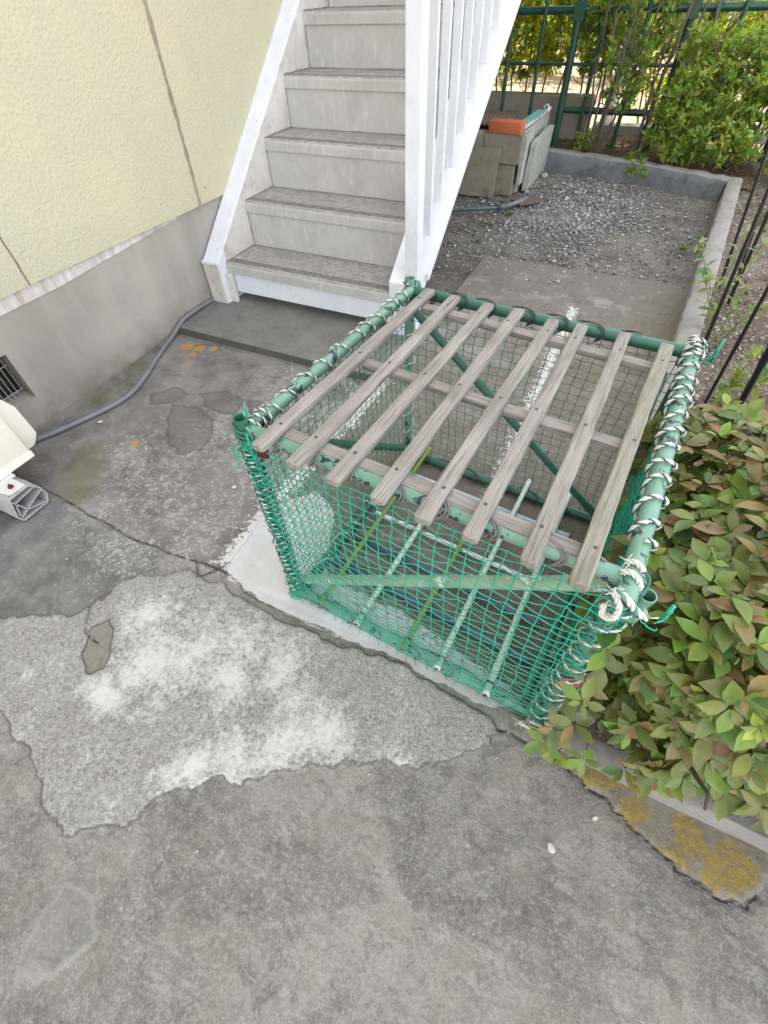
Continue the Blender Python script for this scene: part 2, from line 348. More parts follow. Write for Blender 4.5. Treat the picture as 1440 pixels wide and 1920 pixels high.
def build_yard():
    xs = np.unique(np.concatenate([[-1.99, -1.95], np.arange(-1.94, .72, .006), [.8, 1.2, 2, 4, 8]]).round(5))
    ys = np.unique(np.concatenate([[-8, -4, -2, -1, -.7, -.6], np.arange(-.55, 1.5, .006), [1.502], np.arange(1.512, 2.975, .012), [2.975]]).round(5))
    X, Y = np.meshgrid(xs, ys); nx, ny = len(xs), len(ys); x = X.ravel(); y = Y.ravel()
    wx = x + (vnoise(x, y, 22, 1) - .5) * .028 + (vnoise(x, y, 60, 4) - .5) * .012; wy = y + (vnoise(x, y, 22, 2) - .5) * .028 + (vnoise(x, y, 60, 5) - .5) * .012
    wx2 = x + (vnoise(x, y, 40, 1) - .5) * .012; wy2 = y + (vnoise(x, y, 40, 2) - .5) * .012
    F = {}
    F['sdR'] = sdf(wx, wy, ROUGH); F['sdD'] = sdf(wx, wy, DARK); F['sdW'] = sdf(wx2, wy2, WHITE); F['sdF'] = sdf(wx2, wy2, FOOT)
    F['sdC'] = sdf(wx2, wy2, CHIP); F['sdO'] = sdf(wx2, wy2, OVAL)
    F['crk'] = np.min([pld(x, y, c) for c in CRK], axis=0)
    F['sdP'] = np.max([sdf(wx, wy, p) for p in PATCHES], axis=0)
    la = np.minimum(.036 - np.abs(x + .812 - .02 * (y > 1.2)), np.minimum(y - .46, 1.62 - y)); lb = np.minimum(.026 - np.abs(x + .165), np.minimum(y - 1.0, 2.52 - y))
    F['line'] = np.maximum(la, lb)
    F['lin2'] = np.where(x > -.5, 1., 0.)
    F['scuf'] = blob(x, y, [(-.80, .13, .16), (-.70, .22, .17), (-.60, .27, .16), (-.57, .20, .12), (-.84, .03, .09), (-.45, .05, .10), (-.36, .13, .13), (-.30, .19, .11), (-.52, .0, .08), (-.88, .24, .12), (-.47, .28, .10), (-.55, -.03, .08), (-.40, .22, .08), (-.10, .19, .07), (-.13, .14, .06)])
    F['scu2'] = blob(x, y, [(-1.2, .95, .35), (-1.1, 1.36, .3), (-.95, 1.25, .22), (-1.25, .62, .35), (-1.0, .55, .3), (-1.15, .37, .2), (-1.45, .72, .2), (-.95, .85, .25), (-1.32, .43, .13), (-1.02, .41, .17), (-.9, 1.42, .22)])
    F['rust'] = blob(x, y, [(-1.80, 1.415, .05), (-1.73, 1.43, .045), (-1.66, 1.45, .035), (-1.72, 1.37, .03), (-1.69, 1.30, .025), (-1.5, .78, .03)])
    F['moss'] = blob(x, y, [(-1.55, .58, .16), (-1.48, .50, .12), (-1.62, .68, .1), (-1.88, .95, .10), (-1.9, 1.2, .08)])
    F['lich'] = blob(x, y, [(.30, .372, .045), (.375, .342, .045), (.47, .33, .06), (.54, .30, .06), (.55, .335, .055), (.45, .29, .03), (.20, .392, .03), (.34, .375, .03), (.06, .43, .05)])
    F['brn'] = np.clip((x + .10) / .38, 0, 1) * np.clip((y - 1.0) / .8, 0, 1) + blob(x, y, [(.02, .62, .28), (.0, 1.0, .3), (-.1, 1.9, .3)]) * .7
    F['pad'] = np.minimum(x + .79, y - .45)
    F['crk'] = np.minimum(F['crk'], np.where(y > .46, np.abs(x + .80) + .0015 + 10 * (y < .8), 9))
    z = np.zeros(x.shape)
    z += (vnoise(x, y, 6, 21) - .5) * .006 + (vnoise(x, y, 25, 22) - .5) * .0022
    st = lambda s, a: np.clip(s / a + .5, 0, 1)
    z += .009 * st(F['sdR'], .008) - .004 * st(F['sdC'], .008) + .003 * st(F['sdO'], .02) + .007 * st(F['sdF'], .01) - .003 * st(F['sdP'], .015) * 1
    z -= .007 * np.clip(1 - F['crk'] / .008, 0, 1)
    z += .004 * np.clip((y - .44) / .02, 0, 1) - .002
    edge = (y > 2.9); z = np.where(edge, np.minimum(z, .002), z)
    idx = np.arange(nx * ny).reshape(ny, nx)
    q = np.stack([idx[:-1, :-1], idx[:-1, 1:], idx[1:, 1:], idx[1:, :-1]], -1).reshape(-1, 4)
    cx = x[q].mean(1); cy = y[q].mean(1); keep = ~((cx < -.80) & (cy > 1.505)); q = q[keep]
    me = bpy.data.meshes.new('concrete_yard'); me.vertices.add(nx * ny)
    me.vertices.foreach_set('co', np.stack([x, y, z], -1).astype(np.float32).ravel())
    me.loops.add(q.size); me.loops.foreach_set('vertex_index', q.ravel().astype(np.int32))
    me.polygons.add(len(q)); me.polygons.foreach_set('loop_start', (np.arange(len(q)) * 4).astype(np.int32))
    me.update(calc_edges=True); me.validate()
    me.polygons.foreach_set('use_smooth', [True] * len(me.polygons))
    for k, v in F.items():
        a = me.attributes.new(k, 'FLOAT', 'POINT'); a.data.foreach_set('value', v.astype(np.float32))
    # material
    n = N('yard_concrete')
    n1 = n.noise(2.3, 5, .6); n2 = n.noise(9, 6, .68); n3 = n.noise(42, 6, .72); n4 = n.noise(230, 4, .7); n5 = n.noise(95, 5, .75)
    stretch = n.noise(1, 6, .7, n.mp((14, 46, 30), rot=(0, 0, .7)))
    jag = n.m('ADD', n.m('MULTIPLY', n.m('SUBTRACT', n3, .5), .02), n.m('MULTIPLY', n.m('SUBTRACT', n4, .5), .008))
    def mask(a, w_=.002, j=1.0, off=0.):
        return n.rng(n.m('ADD', n.m('ADD', n.attr(a), off), n.m('MULTIPLY', jag, j)), -w_, w_, 0, 1)
    # front slab
    cA = n.mix(n.rng(n1, .35, .65), (.15, .145, .132), (.26, .252, .232))
    cA = n.mix(n.rng(n2, .42, .62, 0, .85), cA, (.31, .30, .272)); cA = n.mix(n.rng(n.noise(5, 5, .7, dist=.5), .5, .66, 0, .6), cA, (.105, .10, .094)); cA = n.mix(n.rng(n.noise(16, 6, .8), .58, .7, 0, .6), cA, (.42, .405, .38))
    cA = n.mix(n.rng(stretch, .42, .6, .65, 0), cA, (.125, .118, .108))
    cA = n.mix(n.rng(n3, .54, .70, 0, .6), cA, (.36, .345, .315))
    cA = n.mix(n.rng(n5, .41, .49, .65, 0), cA, (.13, .122, .11)); cA = n.mix(n.rng(n.noise(130, 5, .8), .53, .60, 0, .5), cA, (.40, .39, .355)); cA = n.mix(n.rng(n.noise(3.4, 3, .6), .42, .60, 0, .45), cA, (.36, .345, .305)); cA = n.mix(n.rng(n.noise(24, 6, .75, dist=1.2), .38, .47, .6, 0), cA, (.12, .112, .102)); cA = n.mix(n.rng(n.noise(11, 4, .6), .5, .65, 0, .35), cA, (.27, .245, .19))
    cA = n.mix(n.rng(n4, .56, .66, 0, .4), cA, (.44, .42, .37)); cA = n.mix(n.rng(n4, .36, .46, .3, 0), cA, (.085, .08, .075))
    # back slab
    sc2 = n.m('MULTIPLY', n.rng(n.attr('scu2'), 0, .7), 1)
    cB = n.mix(n.rng(n2, .38, .62), (.12, .112, .102), (.225, .213, .195)); cB = n.mix(n.rng(n.noise(4, 4, .6), .42, .6, 0, .5), cB, (.25, .24, .225))
    cB = n.mix(n.rng(n3, .5, .72, 0, .6), cB, (.22, .21, .205))
    wsc = n.m('MULTIPLY', n.rng(n.m('ADD', n.m('ADD', n.m('MULTIPLY', n5, .55), n.m('MULTIPLY', n3, .45)), n.m('MULTIPLY', sc2, .055)), .545, .62), n.rng(n.m('ADD', n2, n.m('MULTIPLY', sc2, .12)), .46, .62, .25, 1))
    cB = n.mix(n.m('MULTIPLY', wsc, .62), cB, (.46, .45, .445))
    cB = n.mix(n.rng(n4, .62, .70, 0, .55), cB, (.34, .33, .32))
    cB = n.mix(n.m('MULTIPLY', mask('sdP', .01, 1.5), .55), cB, (.13, .125, .128))
    cB = n.mix(n.m('MULTIPLY', n.rng(n.m('ABSOLUTE', n.attr('sdP')), 0, .010, 1, 0), .5), cB, (.05, .05, .055))
    cB = n.mix(n.rng(n.m('ADD', n.attr('moss'), n.m('MULTIPLY', n.m('SUBTRACT', n3, .5), 1.3)), .3, .7, 0, .6), cB, (.16, .14, .07))
    cB = n.mix(n.rng(n.m('ADD', n.attr('rust'), n.m('MULTIPLY', n.m('SUBTRACT', n3, .5), 1.2)), .25, .5, 0, .85), cB, (.42, .23, .06))
    # pad under the cage
    geo0 = n.t.nodes.new('ShaderNodeSeparateXYZ'); n.L(n.oc(), geo0.inputs[0])
    cP = n.mix(n.rng(n2, .35, .68), (.135, .115, .09), (.24, .225, .20))
    cP = n.mix(n.rng(n1, .42, .62, 0, .7), cP, (.17, .145, .11))
    cP = n.mix(n.rng(n3, .52, .66, 0, .6), cP, (.32, .31, .295)); cP = n.mix(n.rng(n5, .4, .5, .6, 0), cP, (.12, .105, .09)); cP = n.mix(n.m('MULTIPLY', n.rng(n.noise(6, 6, .75), .5, .6), n.rng(geo0.outputs[1], 1.2, 2.2)), cP, (.27, .26, .245))
    cP = n.mix(n.m('MULTIPLY', n.attr('brn'), n.rng(n2, .36, .58)), cP, (.155, .125, .085))
    cP = n.mix(n.rng(n.m('ADD', geo0.outputs[1], n.m('MULTIPLY', n.m('SUBTRACT', n2, .5), 2.2)), 2.45, 2.9, 0, .85), cP, (.165, .155, .135))
    cP = n.mix(n.rng(n4, .62, .7, 0, .5), cP, (.4, .39, .37))
    geo = n.t.nodes.new('ShaderNodeSeparateXYZ'); n.L(n.oc(), geo.inputs[0])
    yb = n.rng(n.m('ADD', geo.outputs[1], n.m('MULTIPLY', jag, 1.)), .438, .446)
    col = n.mix(yb, cA, cB)
    col = n.mix(n.rng(n.m('ADD', n.attr('pad'), n.m('MULTIPLY', jag, 2)), -.004, .004), col, cP)
    # dark smooth patch
    cD = n.mix(n.rng(n2, .38, .62), (.125, .122, .118), (.205, .20, .193)); cD = n.mix(n.rng(n.noise(26, 6, .75), .5, .62, 0, .4), cD, (.27, .265, .255)); cD = n.mix(n.rng(n3, .62, .72, 0, .5), cD, (.32, .31, .31)); cD = n.mix(n.rng(n4, .3, .5, .5, 0), cD, (.11, .107, .106))
    cD = n.mix(n.m('MULTIPLY', wsc, .7), cD, (.46, .45, .44)); col = n.mix(mask('sdD', .003), col, cD)
    # rough patch
    vc = n.vor(260, out='Color'); vsep = n.t.nodes.new('ShaderNodeSeparateColor'); n.L(vc, vsep.inputs[0])
    cR = n.mix(n.rng(n2, .35, .65), (.33, .318, .292), (.43, .417, .388))
    cR = n.mix(n.rng(vsep.outputs[0], .70, .86, 0, .6), cR, (.56, .55, .52)); cR = n.mix(n.rng(n.vor(260), .42, .75, 0, .4), cR, (.17, .163, .15))
    cR = n.mix(n.rng(vsep.outputs[1], .75, .98, 0, .6), cR, (.13, .125, .115))
    cR = n.mix(n.rng(n5, .52, .62, 0, .6), cR, (.46, .45, .42)); cR = n.mix(n.rng(n5, .38, .48, .5, 0), cR, (.18, .172, .16)); cR = n.mix(n.rng(n4, .55, .66, 0, .6), cR, (.52, .51, .48))
    sw = n.m('ADD', n.m('MULTIPLY', n.attr('scuf'), .55), n.m('ADD', n.m('MULTIPLY', n.m('SUBTRACT', n2, .5), 1.0), n.m('ADD', n.m('MULTIPLY', n.m('SUBTRACT', n3, .5), 1.0), n.m('MULTIPLY', n.m('SUBTRACT', n5, .5), 1.1))))
    cR = n.mix(n.rng(sw, .10, .55, 0, .9), cR, (.72, .71, .69))
    mR = mask('sdR', .0025)
    col = n.mix(mR, col, cR)
    cC = n.mix(n.rng(n3, .35, .65), (.22, .21, .175), (.31, .295, .25))
    mC = mask('sdC', .002, .4); col = n.mix(mC, col, cC)
    col = n.mix(n.m('MULTIPLY', n.rng(n.m('ABSOLUTE', n.m('ADD', n.attr('sdC'), n.m('MULTIPLY', jag, .4))), .001, .004, 1, 0), .7), col, (.06, .055, .05))
    # oval patch
    mO = n.m('MULTIPLY', mask('sdO', .004, 1.6), .35); col = n.mix(mO, col, (.24, .24, .215))
    ring = n.m('MULTIPLY', n.rng(n.m('ABSOLUTE', n.m('ADD', n.attr('sdO'), n.m('MULTIPLY', jag, 1.6))), .001, .008, 1, 0), .45); col = n.mix(ring, col, (.36, .35, .32))
    # dark strip between rough patch and white paint, darker line along the patch outline
    eg = n.m('MULTIPLY', n.rng(n.m('ABSOLUTE', n.m('ADD', n.attr('sdR'), n.m('MULTIPLY', jag, 1.))), .0, .005, 1, 0), .35); col = n.mix(eg, col, (.07, .066, .06))
    # footing with lichen
    cF = n.mix(n.rng(n2, .35, .65), (.20, .175, .14), (.27, .24, .19)); cF = n.mix(n.rng(n3, .55, .7, 0, .6), cF, (.36, .34, .29)); cF = n.mix(n.rng(n5, .34, .48, .5, 0), cF, (.11, .095, .075))
    lm_ = n.rng(n.m('ADD', n.attr('lich'), n.m('MULTIPLY', n.m('SUBTRACT', n.noise(20, 6, .7), .5), 2.6)), .33, .40)
    cF = n.mix(n.m('MULTIPLY', lm_, n.rng(n5, .42, .52, .45, 1.)), cF, n.mix(n.rng(n5, .4, .65), (.25, .175, .045), (.36, .27, .09)))
    col = n.mix(mask('sdF', .002, .6), col, cF)
    # worn white lines
    lw = n.rng(n.m('ADD', n.attr('line'), n.m('ADD', n.m('MULTIPLY', n.m('SUBTRACT', n3, .5), .13), n.m('MULTIPLY', n.m('SUBTRACT', n5, .56), .16))), -.001, .002)
    col = n.mix(n.m('MULTIPLY', lw, .85), col, (.64, .63, .60))
    # white paint
    cW = n.mix(n.rng(n2, .36, .62), (.54, .54, .57), (.48, .465, .44)); cW = n.mix(n.rng(n4, .36, .48, .35, 0), cW, (.36, .35, .33)); cW = n.mix(n.rng(n5, .62, .7, 0, .5), cW, (.4, .37, .32)); cW = n.mix(n.rng(n3, .62, .75, 0, .4), cW, (.44, .42, .38))
    mW = mask('sdW', .0015, 1.1); inner = n.rng(geo.outputs[0], -.5, .05, 0, 1)
    wearin = n.rng(n.m('ADD', n.m('MULTIPLY', n5, .9), n.m('ADD', n.m('MULTIPLY', inner, .18), n.rng(geo.outputs[1], .44, .52, -.22, .0))), .60, .63, 1, 0)
    mW = n.m('MULTIPLY', mW, n.m('MAXIMUM', wearin, n.rng(geo.outputs[0], -.52, -.5, 1, 0)))
    col = n.mix(mW, col, cW)
    # cracks
    ck = n.rng(n.m('ADD', n.attr('crk'), n.m('MULTIPLY', jag, .5)), .0008, .0034, 1, 0); ck = n.m('MULTIPLY', ck, n.rng(n3, .40, .52, .25, 1)); col = n.mix(n.m('MULTIPLY', ck, .88), col, (.03, .027, .024))
    h = n.m('ADD', n.m('MULTIPLY', n4, .5), n.m('ADD', n.m('MULTIPLY', n5, .8), n3))
    h = n.m('ADD', h, n.m('MULTIPLY', mR, n.m('ADD', n.m('MULTIPLY', vsep.outputs[2], .8), n.m('MULTIPLY', n5, 1.2))))
    h = n.m('SUBTRACT', h, n.m('MULTIPLY', ck, 2.5)); h = n.mix(mW, h, n.m('MULTIPLY', h, .45))
    n.bump(h, .0038)
    me.materials.append(n.done(col, .88, .25))
    o = bpy.data.objects.new('concrete_yard', me); C.objects.link(o); tag(o, kind='structure')
build_yard()

# pad edge riser, base ground, landing
b = MB(); b.box(-.795, .47, 2.9, 2.974, -.05, -.003); struct('pad_edge', b, M['kerb'])
b = MB(); b.add([(-200, -200, -.06), (200, -200, -.06), (200, 200, -.06), (-200, 200, -.06)], [(0, 1, 2, 3)])
struct('ground', b, m_conc('outer_ground', (.18, .15, .11), (.26, .22, .16), .3))
def field(name, x0, x1, y0, y1, step, z, amp, mat, keep=None, seed=3, zf=None):
    xs = np.arange(x0, x1 + step, step); ys = np.arange(y0, y1 + step, step); X, Y = np.meshgrid(xs, ys); nx = len(xs)
    Z = z + (vnoise(X, Y, 1 / (step * 3), seed) - .5) * amp + (vnoise(X, Y, 1 / (step * 9), seed + 1) - .5) * amp * 2
    if zf is not None: Z = Z + zf(X, Y)
    mb = MB(); mb.v = list(map(tuple, np.stack([X.ravel(), Y.ravel(), Z.ravel()], -1).tolist())); mb.c = [(1, 1, 1)] * len(mb.v)
    for j in range(len(ys) - 1):
        for i in range(nx - 1):
            if keep is None or keep(xs[i] + step / 2, ys[j] + step / 2): mb.f.append((j * nx + i, j * nx + i + 1, (j + 1) * nx + i + 1, (j + 1) * nx + i)); mb.m.append(0)
    return struct(name, mb, mat, smooth=True)
def m_soil(name, a, b_, chip):
    n = N(name); big = n.noise(6, 5, .6); f = n.noise(70, 6, .75); v = n.vor(110, out='Color'); s = n.t.nodes.new('ShaderNodeSeparateColor'); n.L(v, s.inputs[0])
    c = n.mix(n.rng(big, .35, .65), a, b_); c = n.mix(n.rng(s.outputs[0], .8, 1, 0, .8), c, chip); c = n.mix(n.rng(f, .35, .5, .7, 0), c, tuple(x * .45 for x in a))
    n.bump(n.m('ADD', f, s.outputs[1]), .006); return n.done(c, .95, .1)
M['dirt'] = m_soil('gravel_dirt', (.125, .115, .10), (.21, .195, .175), (.38, .38, .38))
M['soil'] = m_soil('bed_soil', (.135, .105, .085), (.21, .17, .135), (.45, .41, .36))
M['soil_dark'] = m_soil('bed_soil_dark', (.10, .07, .055), (.16, .12, .09), (.30, .2, .13))
field('gravel_bed', -1.96, .52, 1.4, 5.3, .04, -.016, .012, M['dirt'])
kx_in = lambda y: .281 + .0767 * (y - 2.115)
BK = [(-.96, 5.01), (-.885, 4.993), (-.142, 4.824), (.461, 4.548)]
def bky(x):
    for a, c in zip(BK[:-1], BK[1:]):
        if x <= c[0]: return a[1] + (c[1] - a[1]) * (x - a[0]) / (c[0] - a[0])
    return 4.55
field('garden_soil', .12, 3.0, .42, 12.0, .05, .065, .02, M['soil'], keep=lambda x, y: x > kx_in(y) + .03)
field('hedge_soil', -1.0, .62, 4.5, 6.0, .05, .085, .02, M['soil_dark'], keep=lambda x, y: y > bky(x) + .03)
b = MB(); b.box(-1.94, -.79, 1.503, 2.35, -.05, .042)
b.m[2] = 1; struct('stair_landing', b, [M['landing'], m_conc('landing_edge', (.075, .078, .066), (.14, .142, .125), 2)], bevel=.006)

# kerbs
def kerb(name, inner, outer, z1, z0=-.05, mats=None, sub=.06, jit=.004, seed=5):
    r = random.Random(seed); mb = MB(); L = [((Vector(inner[i]) ), Vector(outer[i])) for i in range(len(inner))]; rows = []
    for (a0, b0), (a1, b1) in zip(L[:-1], L[1:]):
        n_ = max(1, int((a1 - a0).length / sub))
        for k in range(n_ + (1 if (a1, b1) == L[-1] else 0)): t = k / n_; rows.append((a0.lerp(a1, t), b0.lerp(b1, t)))
    v = []; f = []
    for a, c in rows:
        d = (c - a).normalized(); j = lambda s=1: r.uniform(-jit, jit) * s; z = z1 + j(.6)
        P = [(a, z0), (a + d * j(), z1 * .5), (a + d * (.004 + j()), z - .008), (a + d * .014, z), (a.lerp(c, .5), z + j(.5)), (c - d * .012, z), (c, z - .008 + j()), (c, z0)]
        v += [(p.x, p.y, q) for p, q in P]
    m_ = 8
    for i in range(len(rows) - 1):
        for k in range(m_ - 1): f.append((i * m_ + k, i * m_ + k + 1, (i + 1) * m_ + k + 1, (i + 1) * m_ + k))
    f += [tuple(range(m_)), tuple(range((len(rows) - 1) * m_, len(rows) * m_))[::-1]]
    mb.add(v, f)
    for q, fc in enumerate(mb.f):
        mb.m[q] = 1 if (fc[0] % m_) in (0, 1) and len(fc) == 4 and mats and len(mats) > 1 else 0
    return struct(name, mb, mats or [M['kerb']], smooth=True)
ki = [(kx_in(y), y) for y in (.44, 2.1, 4.66)]; ko = [(kx_in(y) + .094, y) for y in (.44, 2.1, 4.66)]
kerb('bed_kerb', ki, ko, .115)
kerb('bed_kerb_front', [(.16, .385), (.60, .375), (1.6, .37)], [(.16, .47), (.60, .465), (1.6, .46)], .045, seed=8)
kerb('hedge_kerb', BK, [(x + .03, y + .105) for x, y in BK], .122, mats=[M['kerb'], M['kerb_side']], jit=.008)
field('ground_beyond', -6, 6, 5.9, 30, .6, -.0, .03, m_conc('sunlit_ground', (.20, .155, .10), (.28, .22, .15), .3), keep=None)

# ------------------------------------------------------------------ house
hs_ = thing('house', 'two-storey house with pale yellow stucco wall above a grey plinth', 'house', (0, 0, 0))
HX = -1.94; ZP = .458
b = MB(); b.box(-9, HX + .016, -5, 6.2, ZP, 5.0); mk('wall', b, M['stucco'], hs_)
b = MB()
b.box(-9, HX, -5, .44, -.06, ZP - .004); b.box(-9, HX, 0.752, 6.2, -.06, ZP - .004); b.box(-9, HX, .44, .752, -.06, .108); b.box(-9, HX, .44, .752, .292, ZP - .004); b.box(-9, HX - .07, .44, .752, .108, .292)
fd = mk('foundation', b, M['plinth'], hs_)
v_ = MB(); v_.box(HX - .069, HX - .066, .44, .752, .108, .292)
vt = mk('vent', v_, M['black'], hs_)  # black sheet at the back stands in for the shade in the recess
b = MB()
for i in range(16):
    y = .45 + i * .0195; b.tube([(HX - .045, y, .112), (HX - .045, y, .288)], .0022, 6)
for z in (.14, .24): b.tube([(HX - .042, .44, z), (HX - .042, .75, z)], .0022, 6)
mk('grille', b, M['foot'], vt)
b = MB(); b.prism([(HX - .065, .109), (HX - .002, .109), (HX - .065, .125)], 'y', .441, .751); mk('sill', b, M['plinth'], vt)
b = MB()
v = []; f = []; ny_ = 60
for i in range(ny_ + 1):
    y = -1 + 3.0 * i / ny_; th = .05 * min(1, max(.02, (1.95 - y) / .9)) + random.uniform(-.0015, .0015)
    v += [(HX + .001, y, ZP - .003), (HX + .004, y, ZP - .004), (HX + .004, y, ZP - th), (HX + .0005, y, ZP - th - .003)]
for i in range(ny_):
    for k in range(3): f.append((4 * i + k, 4 * i + k + 1, 4 * i + k + 5, 4 * i + k + 4))
b.add(v, f); mk('plinth_band', b, M['band'], hs_)
def seam(y0, z0, z1, wd, mat, seed, drift=0):
    r = random.Random(seed); v = []; f = []; n_ = 90
    for i in range(n_ + 1):
        z = z0 + (z1 - z0) * i / n_; y = y0 + drift * (z - z0) + r.uniform(-.0012, .0012); a = wd * r.uniform(.6, 1.15)
        v += [(HX + .0165, y - a, z), (HX + .0195, y - a * .3, z), (HX + .0192, y + a * .4, z), (HX + .0165, y + a, z)]
    for i in range(n_):
        for k in range(3): f.append((4 * i + k, 4 * i + k + 1, 4 * i + k + 5, 4 * i + k + 4))
    mb = MB(); mb.add(v, f); mk('sealant_joint', mb, mat, hs_)
m_seal = m_conc('sealant', (.24, .19, .15), (.45, .38, .31), 3, stain=(.16, .12, .09))
seam(1.893, ZP - .006, 2.6, .0105, m_seal, 3, .03); seam(.962, ZP, 2.6, .0028, M['brown'], 4, -.02)
b = MB(); b.prism([(-9.3, 5.0), (HX + .35, 5.0), (HX + .35, 5.1), (-5.4, 6.3), (-9.3, 5.1)], 'y', -5.3, 6.3); mk('roof', b, M['brown'], hs_)
b = MB(); b.tube([(HX + .014, 1.955, .515), (HX + .018, 1.955, .515)], .003, 8); mk('nail_hole', b, M['black'], hs_)

# ------------------------------------------------------------------ staircase
st = thing('outdoor_staircase', 'white steel staircase with grey concrete treads climbing beside the yellow wall', 'staircase', (-1.37, 1.85, .022))
def sp(name, mb, mat, parent=st, **k):
    o = mk(name, mb, mat, parent, **k)
    if parent is st: o.location = (1.37, -1.85, -.022)
    return o
XL, XR, Y0, T, Z0, RS = -1.83, -.907, 1.851, .247, .226, .204; SL = RS / T
NS = 13
for k in range(NS):
    y = Y0 + k * T; z = Z0 + k * RS
    pr = [(y, z - .046), (y, z - .012), (y + .002, z - .005), (y + .008, z), (y + .026, z)]
    for g_ in range(4):
        a = y + .028 + g_ * .0105; pr += [(a, z), (a + .0008, z - .005), (a + .0040, z - .005), (a + .0048, z)]
    pr += [(y + T + .012, z), (y + T + .012, z - .046)]
    b = MB(); b.prism(pr, 'x', XL, XR)
    for q in (0, 1): b.m[q] = 1
    for g_ in range(4):
        for q in (5, 6, 7): b.m[4 * g_ + q] = 2
    sp('tread', b, [M['tread'], M['riser'], M['grime']])
    b = MB(); zb = z - RS + .0 if k else .086
    if k: b.box(XL, XR, y + .008, y + .016, zb + .001, z - .047); sp('riser', b, M['riser'])
    else: b.box(XL, XR, y + .010, y + .022, .086, z - .047); sp('skirt_board', b, M['white'])
# caulk lines where tread meets riser and stringer (dirty)
b = MB()
for k in range(NS - 1):
    y = Y0 + (k + 1) * T + .006; z = Z0 + k * RS
    b.tube([(XL + i * (XR - XL) / 24, y, z + .001 + random.uniform(-.0012, .0012)) for i in range(25)], .0028, 5)
    b.tube([(XL + .001, Y0 + k * T + .01 + (T - .01) * i / 8, z + .001) for i in range(9)], [random.uniform(.003, .007) for _ in range(9)], 5)
    b.tube([(XL + .001, y, z + (RS - .046) * i / 6) for i in range(7)], [random.uniform(.002, .005) for _ in range(7)], 5)
sp('sealant_bead', b, m_conc('dirty_caulk', (.16, .13, .10), (.36, .32, .27), 4))
YT = Y0 + NS * T; top = lambda y: .238 + SL * (y - 1.803)
def stringer(x0, x1, cut, th, mat=M['white']):
    yb = 1.803 + (th + .022 - .238) / SL + .03
    pr = [(cut, .024), (cut, top(cut)), (YT, top(YT)), (YT, top(YT) - th), (yb + .02, .024 + .0)]
    b = MB(); b.prism(pr, 'x', x0, x1); return b
sp('stringer', stringer(-1.93, -1.8305, 1.803, .27), M['white'], bevel=.003)
sp('stringer', stringer(-.9065, -.836, 1.85, .285), M['white'], bevel=.003)
# inner cheek of the left stringer, off-white and grimy
b = MB(); b.prism([(1.87, .05), (1.87, top(1.87) - .004), (YT, top(YT) - .004), (YT, top(YT) - .2), (2.05, .05)], 'x', -1.8304, -1.8285); sp('stringer_cheek', b, M['white_dirty'])
b = MB(); b.box(-1.93, -1.884, 1.796, 1.803, .024, .228); b.box(-1.880, -1.836, 1.796, 1.803, .024, .224)
b.box(-1.8296, -1.795, 1.83, 1.85, .024, .18)
b.box(-1.8835, -1.8805, 1.7975, 1.8025, .024, .225, mat=1)
sp('stringer_foot', b, [M['white_dirty'], M['rust']], bevel=.0015)
b = MB(); b.box(-1.933, -1.828, 1.793, 1.806, .229, .243); sp('cap_plate', b, M['white'], bevel=.002)
b = MB(); pr = [(2.10, top(2.10) - .285), (YT, top(YT) - .285), (YT, top(YT) - .262), (2.10, top(2.10) - .262)]; b.prism(pr, 'x', -.8355, -.815); sp('flange', b, M['white'])
nw = MB(); nw.box(-.835, -.777, 1.862, 1.918, .024, 1.42); sp('newel_post', nw, M['white'], bevel=.003)
for k in range(26):
    y = 2.058 + k * .1165
    if y > YT - .05: break
    b = MB(); b.box(-.8355, -.803, y, y + .015, top(y) - .045, top(y) + .93); sp('baluster', b, M['white'], bevel=.0015)
b = MB(); b.prism([(1.86, top(1.86) + .90), (YT, top(YT) + .90), (YT, top(YT) + .96), (1.86, top(1.86) + .96)], 'x', -.845, -.79); sp('handrail', b, M['white'], bevel=.004)
b = MB()
for y in (1.86, 2.36, 2.9):
    b = MB(); b.tube([(-1.86, y, top(y) + .0002), (-1.86, y, top(y) + .003)], .0045, 8); sp('bolt_head', b, M['white_dirty'])
for y in (2.15, 2.45, 2.75): b = MB(); b.tube([(-.836, y, top(y) - .22), (-.833, y, top(y) - .22)], .004, 8); sp('bolt_head', b, M['white_dirty'])
b = MB(); b.box(-1.94, -.84, YT, YT + 1.2, top(YT) - .05, top(YT)); sp('top_landing', b, M['tread'])

